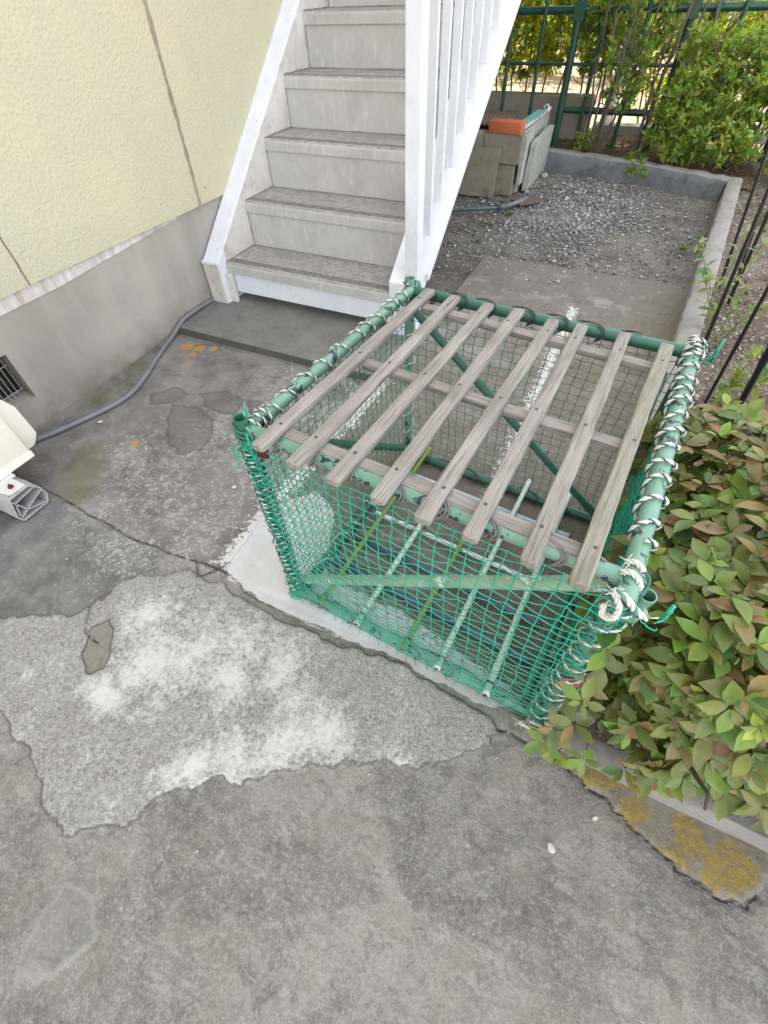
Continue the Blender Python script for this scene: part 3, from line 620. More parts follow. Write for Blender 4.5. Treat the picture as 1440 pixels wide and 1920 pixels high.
# ------------------------------------------------------------------ cage
CX, CY, CR, CW, CD, CH = -.538, .491, -.0742, .674, .655, .599
cage = thing('net_cage', 'low cage of green pipes and netting with grey wooden slats on top', 'net cage', (CX, CY, 0), CR)
ca, sa = math.cos(CR), math.sin(CR)
def loc(x, y, z=0): dx, dy = x - CX, y - CY; return Vector((dx * ca + dy * sa, -dx * sa + dy * ca, z))
PR = .0138; ZB = .0165
posts = [(0, 0), (CW, 0), (CW, CD), (0, CD)]
for i, (u, v) in enumerate(posts):
    b = MB(); su, sv = (-1 if u == 0 else 1), (-1 if v == 0 else 1)
    b.pipe((u + su * .012, v + sv * .006, .004), (u + su * .012, v + sv * .006, CH + (.03, .012, .022, .028)[i]), PR, nsub=6)
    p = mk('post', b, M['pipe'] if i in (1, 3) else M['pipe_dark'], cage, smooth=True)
    b = MB()
    for q in range(3):
        z = CH - .012 + q * .012; b.tube([(u + su * .012 + math.cos(a) * (PR + .003), v + sv * .006 + math.sin(a) * (PR + .003), z + .006 * math.sin(a * 2)) for a in np.linspace(0, 6.3, 14)], .0028, 5)
    b.box(u - .012, u + .016, v - .016, v + .012, CH - .030, CH - .008)
    mk('clamp', b, M['pipe_dark'], p, smooth=True, bevel=.002)
    b = MB(); e = CH + (.03, .012, .022, .028)[i]
    b.tube([(u + su * .012, v + sv * .006, e - .03), (u + su * .012, v + sv * .006, e - .018)], PR - .0025, 12); mk('rust_core', b, M['rust'], p)
def rail(a, c, mat, hollow=True, r=PR, name='rail'):
    b = MB(); b.pipe(a, c, r, nsub=8, hollow=hollow); return mk(name, b, mat, cage, smooth=True)
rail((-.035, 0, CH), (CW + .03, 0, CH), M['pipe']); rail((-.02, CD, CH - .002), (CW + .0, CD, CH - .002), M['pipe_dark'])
rail((-.003, -.012, CH + .002), (-.003, CD + .03, CH + .002), M['pipe']); rail((CW + .008, -.04, CH + .004), (CW + .008, CD + .025, CH + .004), M['pipe'], r=.0142)
rail((-.01, -.004, ZB), (CW + .03, -.004, ZB), M['pipe']); rail((-.01, CD, ZB), (CW + .01, CD, ZB), M['pipe_dark'])
rail((0, -.01, ZB + .002), (0, CD + .01, ZB + .002), M['pipe_dark']); rail((CW, -.01, ZB + .002), (CW, CD + .01, ZB + .002), M['pipe'])
rail((0.01, .018, .055), (CW - .005, .018, CH - .045), M['brace'], True, .0130, 'brace')
rail((.0, .02, CH - .035), (.0, CD - .01, .045), M['pipe_dark'], True, .0115, 'brace')
rail((.02, CD - .02, CH - .045), (CW - .01, CD - .02, .045), M['pipe_dark'], True, .0115, 'brace')
rail((CW - .03, .01, .06), (CW - .03, CD - .02, CH - .05), M['pipe_dark'], True, .0125, 'brace')
rail((CW + .036, .0, CH - .075), (CW + .037, -.002, CH - .012), M['pipe'], True, .0120, 'stub_pipe')

# wooden slats (long axis = local Y of each slat mesh)
def lumber(a, c, wd, th, mat, name, tip=.004, seed=0):
    """a,c: cage-local ends of the TOP centre line"""
    r = random.Random(seed); a = Vector(a); c = Vector(c); L = (c - a).length; n_ = 24; v = []; f = []
    prof = [(-.5, 0, 0), (-.5, 1, 0), (.5, 1, 0), (.5, 0, 0)]; e = .0022
    ring = [(-wd / 2, -th + e), (-wd / 2, -e), (-wd / 2 + e, 0), (wd / 2 - e, 0), (wd / 2, -e), (wd / 2, -th + e), (wd / 2 - e, -th), (-wd / 2 + e, -th)]
    ph = r.uniform(0, 6); bow = r.uniform(-.002, .002)
    for i in range(n_ + 1):
        t = i / n_; s_ = 1 - (.22 if i in (0, n_) else 0); y = t * L
        for x, z in ring: v.append((x * s_ * (1 + .035 * math.sin(7 * t + ph)) + bow * math.sin(3.1 * t) + r.uniform(-.0006, .0006) - (.002 * (x > 0) * (r.random() < .06)), y + (0 if 0 < i < n_ else (-.0 if i == 0 else 0)), (z + th / 2) * s_ - th / 2 + r.uniform(-.0003, .0003)))
        if i == 0 or i == n_ - 1: pass
    # insert rounded shoulder: shift the second ring near the end
    for i, yy in ((1, .004), (n_ - 1, L - .004)):
        for k in range(8): x, y, z = v[i * 8 + k]; v[i * 8 + k] = (x, yy, z)
    for i in range(n_):
        for k in range(8): k2 = (k + 1) % 8; f.append((i * 8 + k, i * 8 + k2, (i + 1) * 8 + k2, (i + 1) * 8 + k))
    f += [tuple(range(8))[::-1], tuple(range(n_ * 8, n_ * 8 + 8))]
    mb = MB(); mb.add(v, f); d = c - a
    o = mk(name, mb, mat, cage, smooth=True); o.location = a; o.rotation_euler = (0, 0, math.atan2(d.y, d.x) - math.pi / 2)
    return o
ZS = .6305
SLATS = [((-.476, .434), (-.424, 1.109)), ((-.394, .420), (-.353, 1.096)), ((-.315, .415), (-.265, 1.089)), ((-.231, .409), (-.191, 1.089)), ((-.152, .401), (-.106, 1.069)), ((-.077, .397), (-.043, 1.068)), ((.009, .391), (.047, 1.067)), ((.0765, .384), (.1335, 1.052))]
BAT = [((-.478, .502), (.088, .451)), ((-.438, .766), (.106, .704)), ((-.420, 1.047), (.140, .976))]
for i, (a, c) in enumerate(BAT):
    A, B_ = loc(*a, ZS - .0155), loc(*c, ZS - .0155); o = lumber(A, B_, .027, .014, M['wood'], 'batten', seed=50 + i)
def cross(p, q, s, t):
    d1 = Vector(q) - Vector(p); d2 = Vector(t) - Vector(s); k = (Vector(s) - Vector(p)).cross(d2) / d1.cross(d2) if False else 0
    den = d1.x * d2.y - d1.y * d2.x; w_ = Vector(s) - Vector(p); return (w_.x * d2.y - w_.y * d2.x) / den
for i, (a, c) in enumerate(SLATS):
    A, B_ = loc(*a, ZS), loc(*c, ZS)
    o = lumber(A, B_, .0262, .015, M['wood_green'] if i == 7 else M['wood'], 'slat', seed=i)
    if i == 0: tag(o, 'slat with a split and chipped front end')
    if i == 7: tag(o, 'greenish mossy slat')
    L = (B_ - A).length
    for p, q in BAT:
        t = cross(a, c, p, q); b = MB(); xx = random.uniform(-.004, .004)
        b.tube([(xx, t * L, -.001), (xx, t * L, .0006)], [.0036, .0032], 8); k = mk('screw', b, M['cord_black'], o)
# notch at first slat end
b = MB()
for q in range(6): b.tube([loc(-.486 + random.uniform(-.011, .011), .452 + random.uniform(-.008, .008), CH - .004 + random.uniform(-.014, .012)) for _ in range(4)], .0022, 5)
mk('rusty_wire', b, M['rust'], cage)

# netting
def strand(mb, pts, r, **k): mb.tube(pts, r, 4, cap=False, **k)
def knot(mb, p, r):
    p = Vector(p); v = [p + Vector(d) * r for d in ((1, 0, 0), (-1, 0, 0), (0, 1, 0), (0, -1, 0), (0, 0, 1), (0, 0, -1))]
    mb.add(v, [(0, 2, 4), (2, 1, 4), (1, 3, 4), (3, 0, 4), (2, 0, 5), (1, 2, 5), (3, 1, 5), (0, 3, 5)])
def net(P0, U, W_, nu, nv, mat, out_, zig=.22, seed=1, rad=.00115, sag=.006, slack=0.3, top_sag=.02):
    """P0 origin, U horizontal extent, W_ vertical extent, out_ outward normal"""
    r = random.Random(seed); P0 = Vector(P0); U = Vector(U); W_ = Vector(W_); O = Vector(out_); G = []
    cu = 1 / nu; cv = 1 / nv; g1 = [r.uniform(0, 6) for _ in range(6)]
    for i in range(nu + 1):
        col = []
        for j in range(nv + 1):
            s_ = i * cu; t = j * cv
            zz = zig * cv * (1 if (i + j) % 2 else -1) * (0.6 + .8 * t)
            tt = t - top_sag * math.sin(math.pi * min(1, s_ * 1.0)) * (t ** 3) + .18 * cv * math.sin(7 * s_ + g1[0] + 3 * t)
            ss = s_ + cu * (.22 * math.sin(6 * t + g1[1] + 2 * s_) + r.uniform(-.05, .05))
            edge = min(i, nu - i, j, nv - j); e = 1 if edge else .35
            p = P0 + U * (s_ + (ss - s_) * e) + W_ * (t + (tt - t + zz * (1 if 0 < j < nv else .2)) * 1)
            p += O * (sag * math.sin(math.pi * s_) * math.sin(math.pi * t) * (1 + .5 * math.sin(9 * s_ + g1[2])) + r.uniform(-.0018, .0018))
            p += W_ * (r.uniform(-.04, .04) * cv)
            col.append(p)
        G.append(col)
    mb = MB()
    def seg(a, c, drop):
        m_ = (a + c) / 2 + Vector((0, 0, -drop)) + O * r.uniform(-.001, .001)
        return [a.lerp(m_, .55) + (m_ - a.lerp(c, .5)) * .15, m_, m_.lerp(c, .45) + (m_ - a.lerp(c, .5)) * .15]
    for i in range(nu + 1):
        pts = [G[i][0]]
        for j in range(nv): pts += [G[i][j].lerp(G[i][j + 1], .5) + O * r.uniform(-.001, .001) + U * cu * r.uniform(-.04, .04), G[i][j + 1]]
        strand(mb, pts, rad)
    for j in range(nv + 1):
        pts = [G[0][j]]
        for i in range(nu): pts += seg(G[i][j], G[i + 1][j], slack * .006 * r.uniform(.3, 1.4)) + [G[i + 1][j]]
        strand(mb, pts, rad)
    for i in range(nu + 1):
        for j in range(nv + 1): knot(mb, G[i][j], rad * r.uniform(2.1, 3.0))
    # loose tails hanging below
    for i in range(nu + 1):
        p = G[i][0]; strand(mb, [p, p + Vector((r.uniform(-.006, .006), 0, -.004)) + O * .006, p + O * r.uniform(.004, .014) + Vector((r.uniform(-.008, .008), 0, -.008))], rad * .9)
    return mk('net_panel', mb, mat, cage, smooth='s'), G
net((-.012, -.020, .012), (CW + .022, 0, 0), (0, 0, CH - .022), 25, 28, M['net'], (0, -1, 0), .16, 1, .00122, .010)
net((-.018, -.01, .014), (0, CD + .01, 0), (0, 0, CH - .02), 24, 24, M['net_shaded'], (-1, 0, 0), .14, 2, .0011, .006)
net((CW + .016, -.01, .014), (0, CD + .01, 0), (0, 0, CH - .02), 30, 46, M['net'], (1, 0, 0), .16, 3, .0015, -.010)
net((-.01, CD + .016, .014), (CW + .02, 0, 0), (0, 0, CH - .02), 25, 22, M['net_shaded'], (0, 1, 0), .05, 4, .0010, .004)
# net gathered round the corner posts
def tangle(u, v, z0, z1, n_, mat, seed, spread=.02, nm='gathered_net'):
    r = random.Random(seed); mb = MB()
    for _ in range(n_):
        z = r.uniform(z0, z1); a = r.uniform(0, 6.28); L = r.uniform(1.2, 3.4); rr = r.uniform(PR + .002, PR + spread * .6); dz = r.uniform(-.035, .035); pts = []
        for k in range(9):
            t = k / 8; q = a + L * t; pts.append((u + math.cos(q) * rr + r.uniform(-.0015, .0015), v + math.sin(q) * rr * .9 + r.uniform(-.0015, .0015), z + dz * t + r.uniform(-.002, .002)))
        mb.tube(pts, .0011, 4, cap=False)
        knot(mb, pts[4], .0024)
    mb.tube([(u + PR * .9, v, z0 - .005), (u + PR * .95, v, z1 + .02)], .003, 4)
    return mk(nm, mb, mat, cage, smooth='s')
tangle(-.012, -.006, .02, CH - .02, 70, M['net'], 1, .012); tangle(-.012, -.006, .0, .07, 26, M['net'], 2, .03)
tangle(CW + .012, -.006, .02, CH - .03, 45, M['net'], 3, .014); tangle(-.004, -.02, CH - .06, CH - .01, 16, M['net'], 4, .03)
tangle(-.022, .004, CH + .0, CH + .02, 4, M['net'], 5, .004, 'net_tuft'); tangle(CW + .036, CD + .0, CH - .01, CH + .02, 6, M['net'], 6, .004, 'net_tuft')
tangle(CW + .05, -.02, CH - .03, CH - .01, 3, M['net'], 9, .003, 'net_tuft'); tangle(CW + .02, 0, 0.02, .06, 20, M['net'], 7, .03)

# ropes
WH, GR, DK = (.66, .65, .60), (.09, .115, .13), (.12, .28, .22)
def coil(a, c, rr, pitch, mat_cols, name='rope_lashing', sr=.0022, seed=0, wob_=.12, nstr=3, oval=1.0, phase=0, up=None, vary=.35):
    """twisted rope wound round the straight pipe a-c"""
    r = random.Random(seed); a = Vector(a); c = Vector(c); d = (c - a); L = d.length; d.normalize(); u = Vector((0, 0, 1)) if abs(d.z) < .9 else Vector((1, 0, 0)); u = (u - d * u.dot(d)).normalized(); w_ = d.cross(u)
    turns = int(L / pitch); path = []; ps = 26; pos = 0; offs = [0]
    for k in range(turns): offs.append(offs[-1] + r.uniform(1 - vary, 1 + vary))
    offs = [o / offs[-1] * L for o in offs]
    for k in range(turns):
        for i in range(ps):
            t = i / ps; q = 2 * math.pi * t + phase; s_ = offs[k] + (offs[k + 1] - offs[k]) * (t + wob_ * math.sin(q * 1 + k))
            loose = 1 + .07 * math.sin(3.1 * k + q)
            path.append(a + d * s_ + (u * math.cos(q) * rr * oval + w_ * math.sin(q) * rr) * loose)
    mb = MB(); lay = sr * 1.05; acc = 0; S = [[] for _ in range(nstr)]
    for i, p in enumerate(path):
        t = (path[min(i + 1, len(path) - 1)] - path[max(i - 1, 0)]).normalized(); e = t.orthogonal().normalized() if False else (p - (a + d * (p - a).dot(d))).normalized(); g_ = t.cross(e)
        if i: acc += (p - path[i - 1]).length
        for s_ in range(nstr):
            q = acc / .020 * 2 * math.pi + s_ * 2 * math.pi / nstr; S[s_].append(p + (e * math.cos(q) + g_ * math.sin(q)) * lay)
    for s_ in range(nstr): mb.tube(S[s_], sr, 5, col=mat_cols[s_ % len(mat_cols)])
    return mk(name, mb, M['rope'], cage, smooth='s')
coil((CW + .008, .06, CH + .004), (CW + .008, CD + .01, CH + .004), .0188, .046, [WH, WH, GR], seed=1, sr=.0018, vary=.25, wob_=.06)
coil((CW + .008, CD - .03, CH + .004), (CW + .010, CD + .03, CH + .004), .0195, .015, [WH, GR, WH], seed=2, sr=.0016)
coil((-.003, .06, CH + .002), (-.003, CD - .01, CH + .002), .0172, .058, [WH, WH, GR], seed=3, sr=.0013, vary=.45, wob_=.05)
coil((-.003, .005, CH + .002), (-.003, .06, CH + .002), .019, .016, [WH, GR, WH], seed=4, sr=.0014)
coil((-.012, -.006, .03), (-.012, -.006, CH - .04), .019, .021, [WH, DK, GR], seed=5, sr=.0014, vary=.4)
coil((CW + .012, -.006, .03), (CW + .012, -.006, CH - .05), .023, .045, [WH, WH, DK], seed=6, sr=.0014, vary=.45)
coil((-.012, CD + .006, .06), (-.012, CD + .006, CH - .02), .0165, .085, [WH, WH, WH], seed=7, sr=.0010, vary=.5)
coil((0, .03, ZB), (0, CD - .05, ZB), .019, .075, [WH, WH, WH], seed=8, sr=.0010, vary=.5)
def knotrope(pts, sr, cols, name='rope_end', seed=0, fray=0):
    r = random.Random(seed); P = []; pts = [Vector(p) for p in pts]
    for i in range(len(pts) - 1):
        p0, p1, p2, p3 = pts[max(i - 1, 0)], pts[i], pts[i + 1], pts[min(i + 2, len(pts) - 1)]
        for k in range(10):
            t = k / 10; P.append(.5 * ((2 * p1) + (p2 - p0) * t + (2 * p0 - 5 * p1 + 4 * p2 - p3) * t * t + (3 * p1 - p0 - 3 * p2 + p3) * t ** 3))
    P.append(pts[-1]); mb = MB(); acc = 0; S = [[], [], []]; e0 = None
    for i, p in enumerate(P):
        t = (P[min(i + 1, len(P) - 1)] - P[max(i - 1, 0)]).normalized(); e = (t.orthogonal() if e0 is None else e0 - t * e0.dot(t)).normalized(); e0 = e; g_ = t.cross(e)
        if i: acc += (p - P[i - 1]).length
        for s_ in range(3): q = acc / .026 * 6.283 + s_ * 2.094; S[s_].append(p + (e * math.cos(q) + g_ * math.sin(q)) * sr * 1.05)
    for s_ in range(3): mb.tube(S[s_], sr, 5, col=cols[s_ % len(cols)])
    for e in range(fray):
        base = P[0] if e % 2 else P[-1]; q = Vector((r.uniform(-1, 1), r.uniform(-1, 1), r.uniform(-.3, 1))).normalized()
        mb.tube([base, base + q * .006, base + q * .014 + Vector((0, 0, r.uniform(-.004, .003)))], .0007, 4, col=WH)
    return mk(name, mb, M['rope'], cage, smooth='s')
K = lambda u, v, z: (CW + .014 + (u - .012) * .58, -.03 + (v + .03) * .62, CH + .004 + z * .75)
knotrope([K(-.030, -.045, .012), K(-.012, -.052, .022), K(.012, -.058, .014), K(.034, -.058, -.002), K(.058, -.052, -.012)], .0026, [WH, WH, DK], seed=1, fray=14)
knotrope([K(-.028, -.048, .016), K(-.006, -.066, .002), K(-.008, -.078, -.022), K(-.028, -.072, -.034), K(-.034, -.058, -.018)], .0023, [WH, WH, WH], seed=2, fray=6)
knotrope([K(-.026, .012, .016), K(-.008, .010, .026), K(.014, .002, .020), K(.024, -.004, .0), K(.020, -.004, -.02)], .0022, [WH, WH, WH], seed=3, fray=8)
knotrope([K(-.022, .046, .014), K(-.004, .044, .024), K(.016, .036, .018), K(.026, .03, .0)], .0022, [WH, WH, WH], seed=9, fray=8)
knotrope([(CW + .0, -.03, .03), (CW + .03, -.035, .045), (CW + .02, -.04, .02), (CW - .02, -.04, .016)], .0022, [WH, WH, WH], seed=4, fray=16)
# thin cords round front and back rails
def cord(a, c, rr, pitch, mat, sr=.0020, dup_=True, seed=0, name='cord_lashing'):
    r = random.Random(seed); a = Vector(a); c = Vector(c); d = c - a; L = d.length; d.normalize(); u = Vector((0, 0, 1)); w_ = d.cross(u); mb = MB(); n_ = int(L / pitch)
    for q_ in range(2 if dup_ else 1):
        pts = []
        for k in range(n_ * 24):
            q = 2 * math.pi * k / 24; s_ = (k / 24) * pitch + .3 * pitch * math.sin(q + 1.) + q_ * .006 + .008 * math.sin(k / 24 * 2.3)
            rad_ = rr + max(0, -math.cos(q)) * .008 * (1 if not q_ else .5)
            pts.append(a + d * min(max(s_, 0), L) + (u * math.cos(q) + w_ * math.sin(q)) * rad_)
        mb.tube(pts, sr, 5)
    return mk(name, mb, mat, cage, smooth='s')
cord((.03, 0, CH), (CW - .03, 0, CH), PR + .0022, .086, M['cord'], seed=1)
cord((.03, CD, CH), (CW - .06, CD, CH), PR + .0022, .086, M['cord_black'], .0017, seed=2)
cord((.03, -.004, ZB), (CW - .03, -.004, ZB), PR + .0022, .10, M['cord'], .0018, seed=3)
cord((.03, CD, ZB), (CW - .03, CD, ZB), PR + .0022, .10, M['cord_black'], .0016, seed=4)

# stakes and tubes lying in the cage (things of their own)
def stakeobj(a, c, r, mat, label, name='garden_stake', nodes=.075, group='stakes laid across the bottom of the cage', rust=True):
    a = Vector(a); c = Vector(c); L = (c - a).length; t = thing(name, label, 'stake', a, 0, group); pts = []; rr = []; n_ = int(L / .0125)
    for i in range(n_ + 1):
        s_ = i / n_; d_ = (s_ * L) % nodes; k = math.exp(-((min(d_, nodes - d_)) / .006) ** 2); pts.append((c - a) * s_); rr.append(r * 1.2 * (.92 + .2 * k) if nodes else r)
    b = MB(); b.tube(pts, rr, 10); mk('shaft', b, mat, t, smooth='s')
    if rust:
        d = (c - a).normalized(); b = MB(); b.tube([-d * .0012, d * .003], r * .75, 10); mk('rusty_core', b, M['rust'], t)
        b = MB()
        for q in range(2): b.tube([d * (.03 + q * .003) + (d.orthogonal().normalized() * math.cos(x) + d.cross(d.orthogonal().normalized()) * math.sin(x)) * r * 1.25 for x in np.linspace(0, 6.3, 12)], .0012, 4)
        mk('cord_tie', b, M['cord_black'], t)
    return t
zs = .0395
stakeobj((-.461, .462, zs), (-.425, 1.172, zs), .0062, M['stake_olive'], 'olive green bamboo-look stake nearest the white painted ground in the cage')
stakeobj((-.341, .452, zs), (-.312, .93, zs - .004), .0072, M['stake_mint'], 'mint stake lying between the two olive stakes in the cage')
stakeobj((-.202, .440, zs), (-.168, 1.0, zs - .004), .0062, M['stake_olive'], 'olive green stake in the middle of the cage between two mint ones')
stakeobj((-.106, .430, zs), (-.061, 1.155, zs), .0070, M['stake_mint'], 'mint stake just right of the middle olive stake in the cage')
stakeobj((.022, .420, zs), (.070, 1.155, zs), .0078, M['stake_mint'], 'whitish mint stake nearest the shrub side of the cage')
def tubeobj(a, c, r, mat, label, name='garden_pole'):
    a = Vector(a); c = Vector(c); t = thing(name, label, 'pole', a, 0); b = MB(); b.pipe((0, 0, 0), c - a, r, nsub=4); mk('shaft', b, mat, t, smooth=True)
    b = MB(); d = (c - a); b.tube([d * .985, d * 1.0], r * 1.12, 12); mk('end_cap', b, M['cord_black'], t)
tubeobj((-.505, .725, .016), (.10, .668, .016), .0105, M['slate'], 'dark slate blue tube on the cage floor, the farther of the two')
tubeobj((-.500, .618, .016), (.10, .556, .016), .0105, M['slate'], 'dark slate blue tube on the cage floor, the one nearest the front rail')
tubeobj((-.475, .838, .017), (.10, .786, .017), .0070, M['silver'], 'shiny silver tube on the cage floor behind the slate blue tubes')
tubeobj((-.475, 1.05, .015), (.115, .995, .015), .0075, M['lblue'], 'light blue tube on the cage floor near the back rail')

# ------------------------------------------------------------------ hose, unit, foot
def smooth_path(pts, n_=8):
    pts = [Vector(p) for p in pts]; P = []
    for i in range(len(pts) - 1):
        p0, p1, p2, p3 = pts[max(i - 1, 0)], pts[i], pts[i + 1], pts[min(i + 2, len(pts) - 1)]
        for k in range(n_):
            t = k / n_; P.append(.5 * ((2 * p1) + (p2 - p0) * t + (2 * p0 - 5 * p1 + 4 * p2 - p3) * t * t + (3 * p1 - p0 - 3 * p2 + p3) * t ** 3))
    return P + [pts[-1]]
b = MB(); b.tube(smooth_path([(-1.90, .50, .02), (-1.87, .60, .014), (-1.815, .735, .011), (-1.755, .90, .013), (-1.745, 1.0, .013), (-1.78, 1.12, .013), (-1.86, 1.30, .013), (-1.905, 1.44, .022), (-1.918, 1.56, .054), (-1.924, 1.75, .054), (-1.924, 1.785, .048)]), .0098, 12)
tag(mk('drain_hose', b, M['hose'], smooth='s'), 'grey hose running along the foot of the house wall to the stairs', 'hose')
b = MB(); b.tube(smooth_path([(-1.75, 3.55, .012), (-1.5, 3.58, .012), (-1.313, 3.657, .01), (-1.1, 3.76, .012), (-.96, 3.83, .014)]), .0115, 10, mat=0)
b.tube([(-.975, 3.825, .016), (-.915, 3.855, .018)], .019, 10, mat=1); b.tube([(-.93, 3.85, .018), (-.86, 3.95, .022), (-.815, 4.045, .03)], .015, 10, mat=2)
tag(mk('garden_hose', b, [M['hose_green'], M['hose_green'], M['hose']], smooth='s'), 'dark green hose with a joint lying on gravel below the brick-topped planter', 'hose')

ac = thing('air_conditioner', 'cream outdoor air conditioning unit standing by the wall at the left edge', 'air conditioner', (-1.77, .1, 0))
def ap(name, mb, mat, par=ac, **k):
    o = mk(name, mb, mat, par, **k)
    if par is ac: o.location = (1.77, -.1, 0)
    return o
b = MB(); b.box(-1.885, -1.63, -.26, .51, .112, .62); ap('casing', b, M['ac'], bevel=.008, smooth=True)
b = MB(); b.prism([(.508, .36), (.545, .325), (.585, .245), (.589, .130), (.560, .096), (.508, .092)], 'x', -1.882, -1.70); ap('valve_cover', b, M['ac'], bevel=.006, smooth=True)
b = MB(); b.box(-1.633, -1.6265, -.262, .512, .112, .136); ap('base_trim', b, M['ac'], bevel=.002)
b = MB()
for i in range(14): b.tube([(-1.624, -.2 + i * .028, .2), (-1.624, -.2 + i * .028, .56)], .003, 6)
ap('fan_grille', b, M['ac'])
b = MB(); b.box(-1.70, -1.61, .36, .42, .1025, .1118); ap('mounting_plate', b, M['plate'], bevel=.002)
ft = thing('unit_foot', 'grey ribbed plastic foot block under the cream air conditioning unit', 'foot block', (-1.7, .375, 0))
def fp(name, mb, mat, **k): o = mk(name, mb, mat, ft, **k); o.location = (1.7, -.375, 0); return o
prof = [(.327, .006), (.318, .03), (.337, .100), (.408, .102), (.432, .07), (.436, .035), (.420, .006)]
cxp, czp = .378, .054
b = MB(); n_ = len(prof); v = []; f = []
for x in (-1.90, -1.535): v += [(x, p, q) for p, q in prof]
for i in range(n_): f.append((i, (i + 1) % n_, n_ + (i + 1) % n_, n_ + i))
f.append(tuple(range(n_)))
inn = [(cxp + (p - cxp) * .93, czp + (q - czp) * .92) for p, q in prof]
v += [(-1.535, p, q) for p, q in inn] + [(-1.60, p, q) for p, q in inn]
for i in range(n_): j = (i + 1) % n_; f += [(n_ + i, n_ + j, 2 * n_ + j, 2 * n_ + i), (2 * n_ + i, 2 * n_ + j, 3 * n_ + j, 3 * n_ + i)]
f.append(tuple(range(3 * n_, 4 * n_))); b.add(v, f); fp('block', b, M['foot'])
b = MB(); zc = .05
for (p0, q0), (p1, q1) in (((.33, .02), (.43, .06)), ((.335, .095), (.36, .03)), ((.345, .075), (.425, .085)), ((.345, .075), (.33, .03)), ((.36, .03), (.42, .012))):
    dx, dz = p1 - p0, q1 - q0; L = math.hypot(dx, dz); nx_, nz_ = -dz / L * .0018, dx / L * .0018
    b.prism([(p0 + nx_, q0 + nz_), (p1 + nx_, q1 + nz_), (p1 - nx_, q1 - nz_), (p0 - nx_, q0 - nz_)], 'x', -1.60, -1.537)
fp('rib', b, M['foot'])
b = MB(); b.box(-1.625, -1.545, .345, .405, .1022, .1045); fp('top_plate', b, M['plate'], bevel=.001)
b = MB(); b.tube([(-1.575, .377, .1045), (-1.575, .377, .110)], .009, 6); b.tube([(-1.575, .377, .11), (-1.575, .377, .118)], .004, 8); fp('anchor_bolt', b, M['rust'])
b = MB(); b.box(-1.72, -1.545, .205, .245, .004, .040); tag(mk('plastic_block', b, M['ac'], bevel=.014, smooth=True, bseg=4), 'small white rounded plastic block on the ground at the left edge', 'plastic block')

# ------------------------------------------------------------------ block planter and leftovers beside it
pl = thing('block_planter', 'square planter of grey concrete blocks at the end of the gravel yard', 'planter', (-1.3, 4.6, 0))
def pp(name, mb, mat, **k): o = mk(name, mb, mat, pl, **k); o.location = (1.3, -4.6, 0); return o
for (x0, x1, z0, z1) in ((-1.78, -1.385, 0, .175), (-1.38, -.985, 0, .175), (-1.60, -1.25, .18, .36), (-1.245, -.955, .18, .36)):
    b = MB(); b.box(x0, x1, 4.22, 4.32, z0 - .02 if z0 == 0 else z0, z1); pp('block', b, M['block'], bevel=.004)
for (y0, y1, z0, z1) in ((4.325, 4.70, 0, .175), (4.705, 5.12, 0, .175), (4.325, 4.60, .18, .36), (4.605, 5.12, .18, .365)):
    b = MB(); b.box(-1.07, -.965, y0, y1, z0 - .02 if z0 == 0 else z0, z1); pp('block', b, M['slab_light'], bevel=.004)
b = MB(); b.box(-1.78, -1.075, 4.325, 5.12, .0, .30); pp('soil_fill', b, M['soil'])
b = MB(); b.box(-.1225, .1225, -.05, .05, -.035, .035); o = mk('brick', b, M['brick'], bevel=.005, smooth=True); o.location = (-1.093, 4.262, .396); o.rotation_euler = (0, 0, -.03)
tag(o, 'orange-red brick lying on the front corner of the block planter', 'brick')
def board(name, w_, h, t, loc_, rot, mat, label, cat, jag=0):
    r = random.Random(hash(name) % 99 if False else len(name)); b = MB(); n_ = 10; prof = []
    for i in range(n_ + 1): prof.append((-w_ / 2 + w_ * i / n_, 0 + (r.uniform(-jag, jag) if 0 < i < n_ else 0)))
    for i in range(1, n_): prof.append((w_ / 2 + r.uniform(-jag, jag), h * i / n_))
    for i in range(n_ + 1): prof.append((w_ / 2 - w_ * i / n_, h + (r.uniform(-jag, jag) if 0 < i < n_ else 0)))
    for i in range(1, n_): prof.append((-w_ / 2 + r.uniform(-jag, jag), h - h * i / n_))
    b.prism(prof, 'y', -t / 2, t / 2); o = mk(name, b, mat); o.location = loc_; o.rotation_euler = rot; return tag(o, label, cat)
board('leaning_slab', .34, .30, .03, (-1.27, 4.12, -.01), (-.16, 0, .02), M['slab_moss'], 'mossy square paving slab leaning against the front of the block planter', 'paving slab', .002)
board('leaning_slab', .62, .31, .04, (-.915, 4.66, -.01), (0.055, 0, math.pi / 2 + .01), M['slab_light'], 'pale broken slab leaning against the right side of the block planter', 'paving slab', .004)
board('leaning_slab', .24, .30, .025, (-.948, 4.36, .05), (0.02, 0, math.pi / 2 + .0), M['slab_light'], 'short thin slab tucked behind the broken slab beside the block planter', 'paving slab', .005)
board('floor_tile', .20, .14, .014, (-.86, 4.10, .012), (R(88), 0, .75), M['brown'], 'flat brown tile lying on the gravel at the planter corner', 'tile', .002)
b = MB(); xs = np.linspace(0, .36, 61)
v = []; f = []
for i, x in enumerate(xs):
    z = .005 * math.sin(i * 1.2); v += [(x, 0, z), (x, .55, z), (x, .55, z + .002), (x, 0, z + .002)]
for i in range(60):
    for k in range(4): f.append((4 * i + k, 4 * i + (k + 1) % 4, 4 * i + 4 + (k + 1) % 4, 4 * i + 4 + k))
b.add(v, f); o = mk('corrugated_sheet', b, M['brown'], smooth='s'); o.location = (-1.48, 4.36, .376); o.rotation_euler = (0, 0, .12)
tag(o, 'dark brown ribbed sheet lying on top of the block planter', 'sheet')
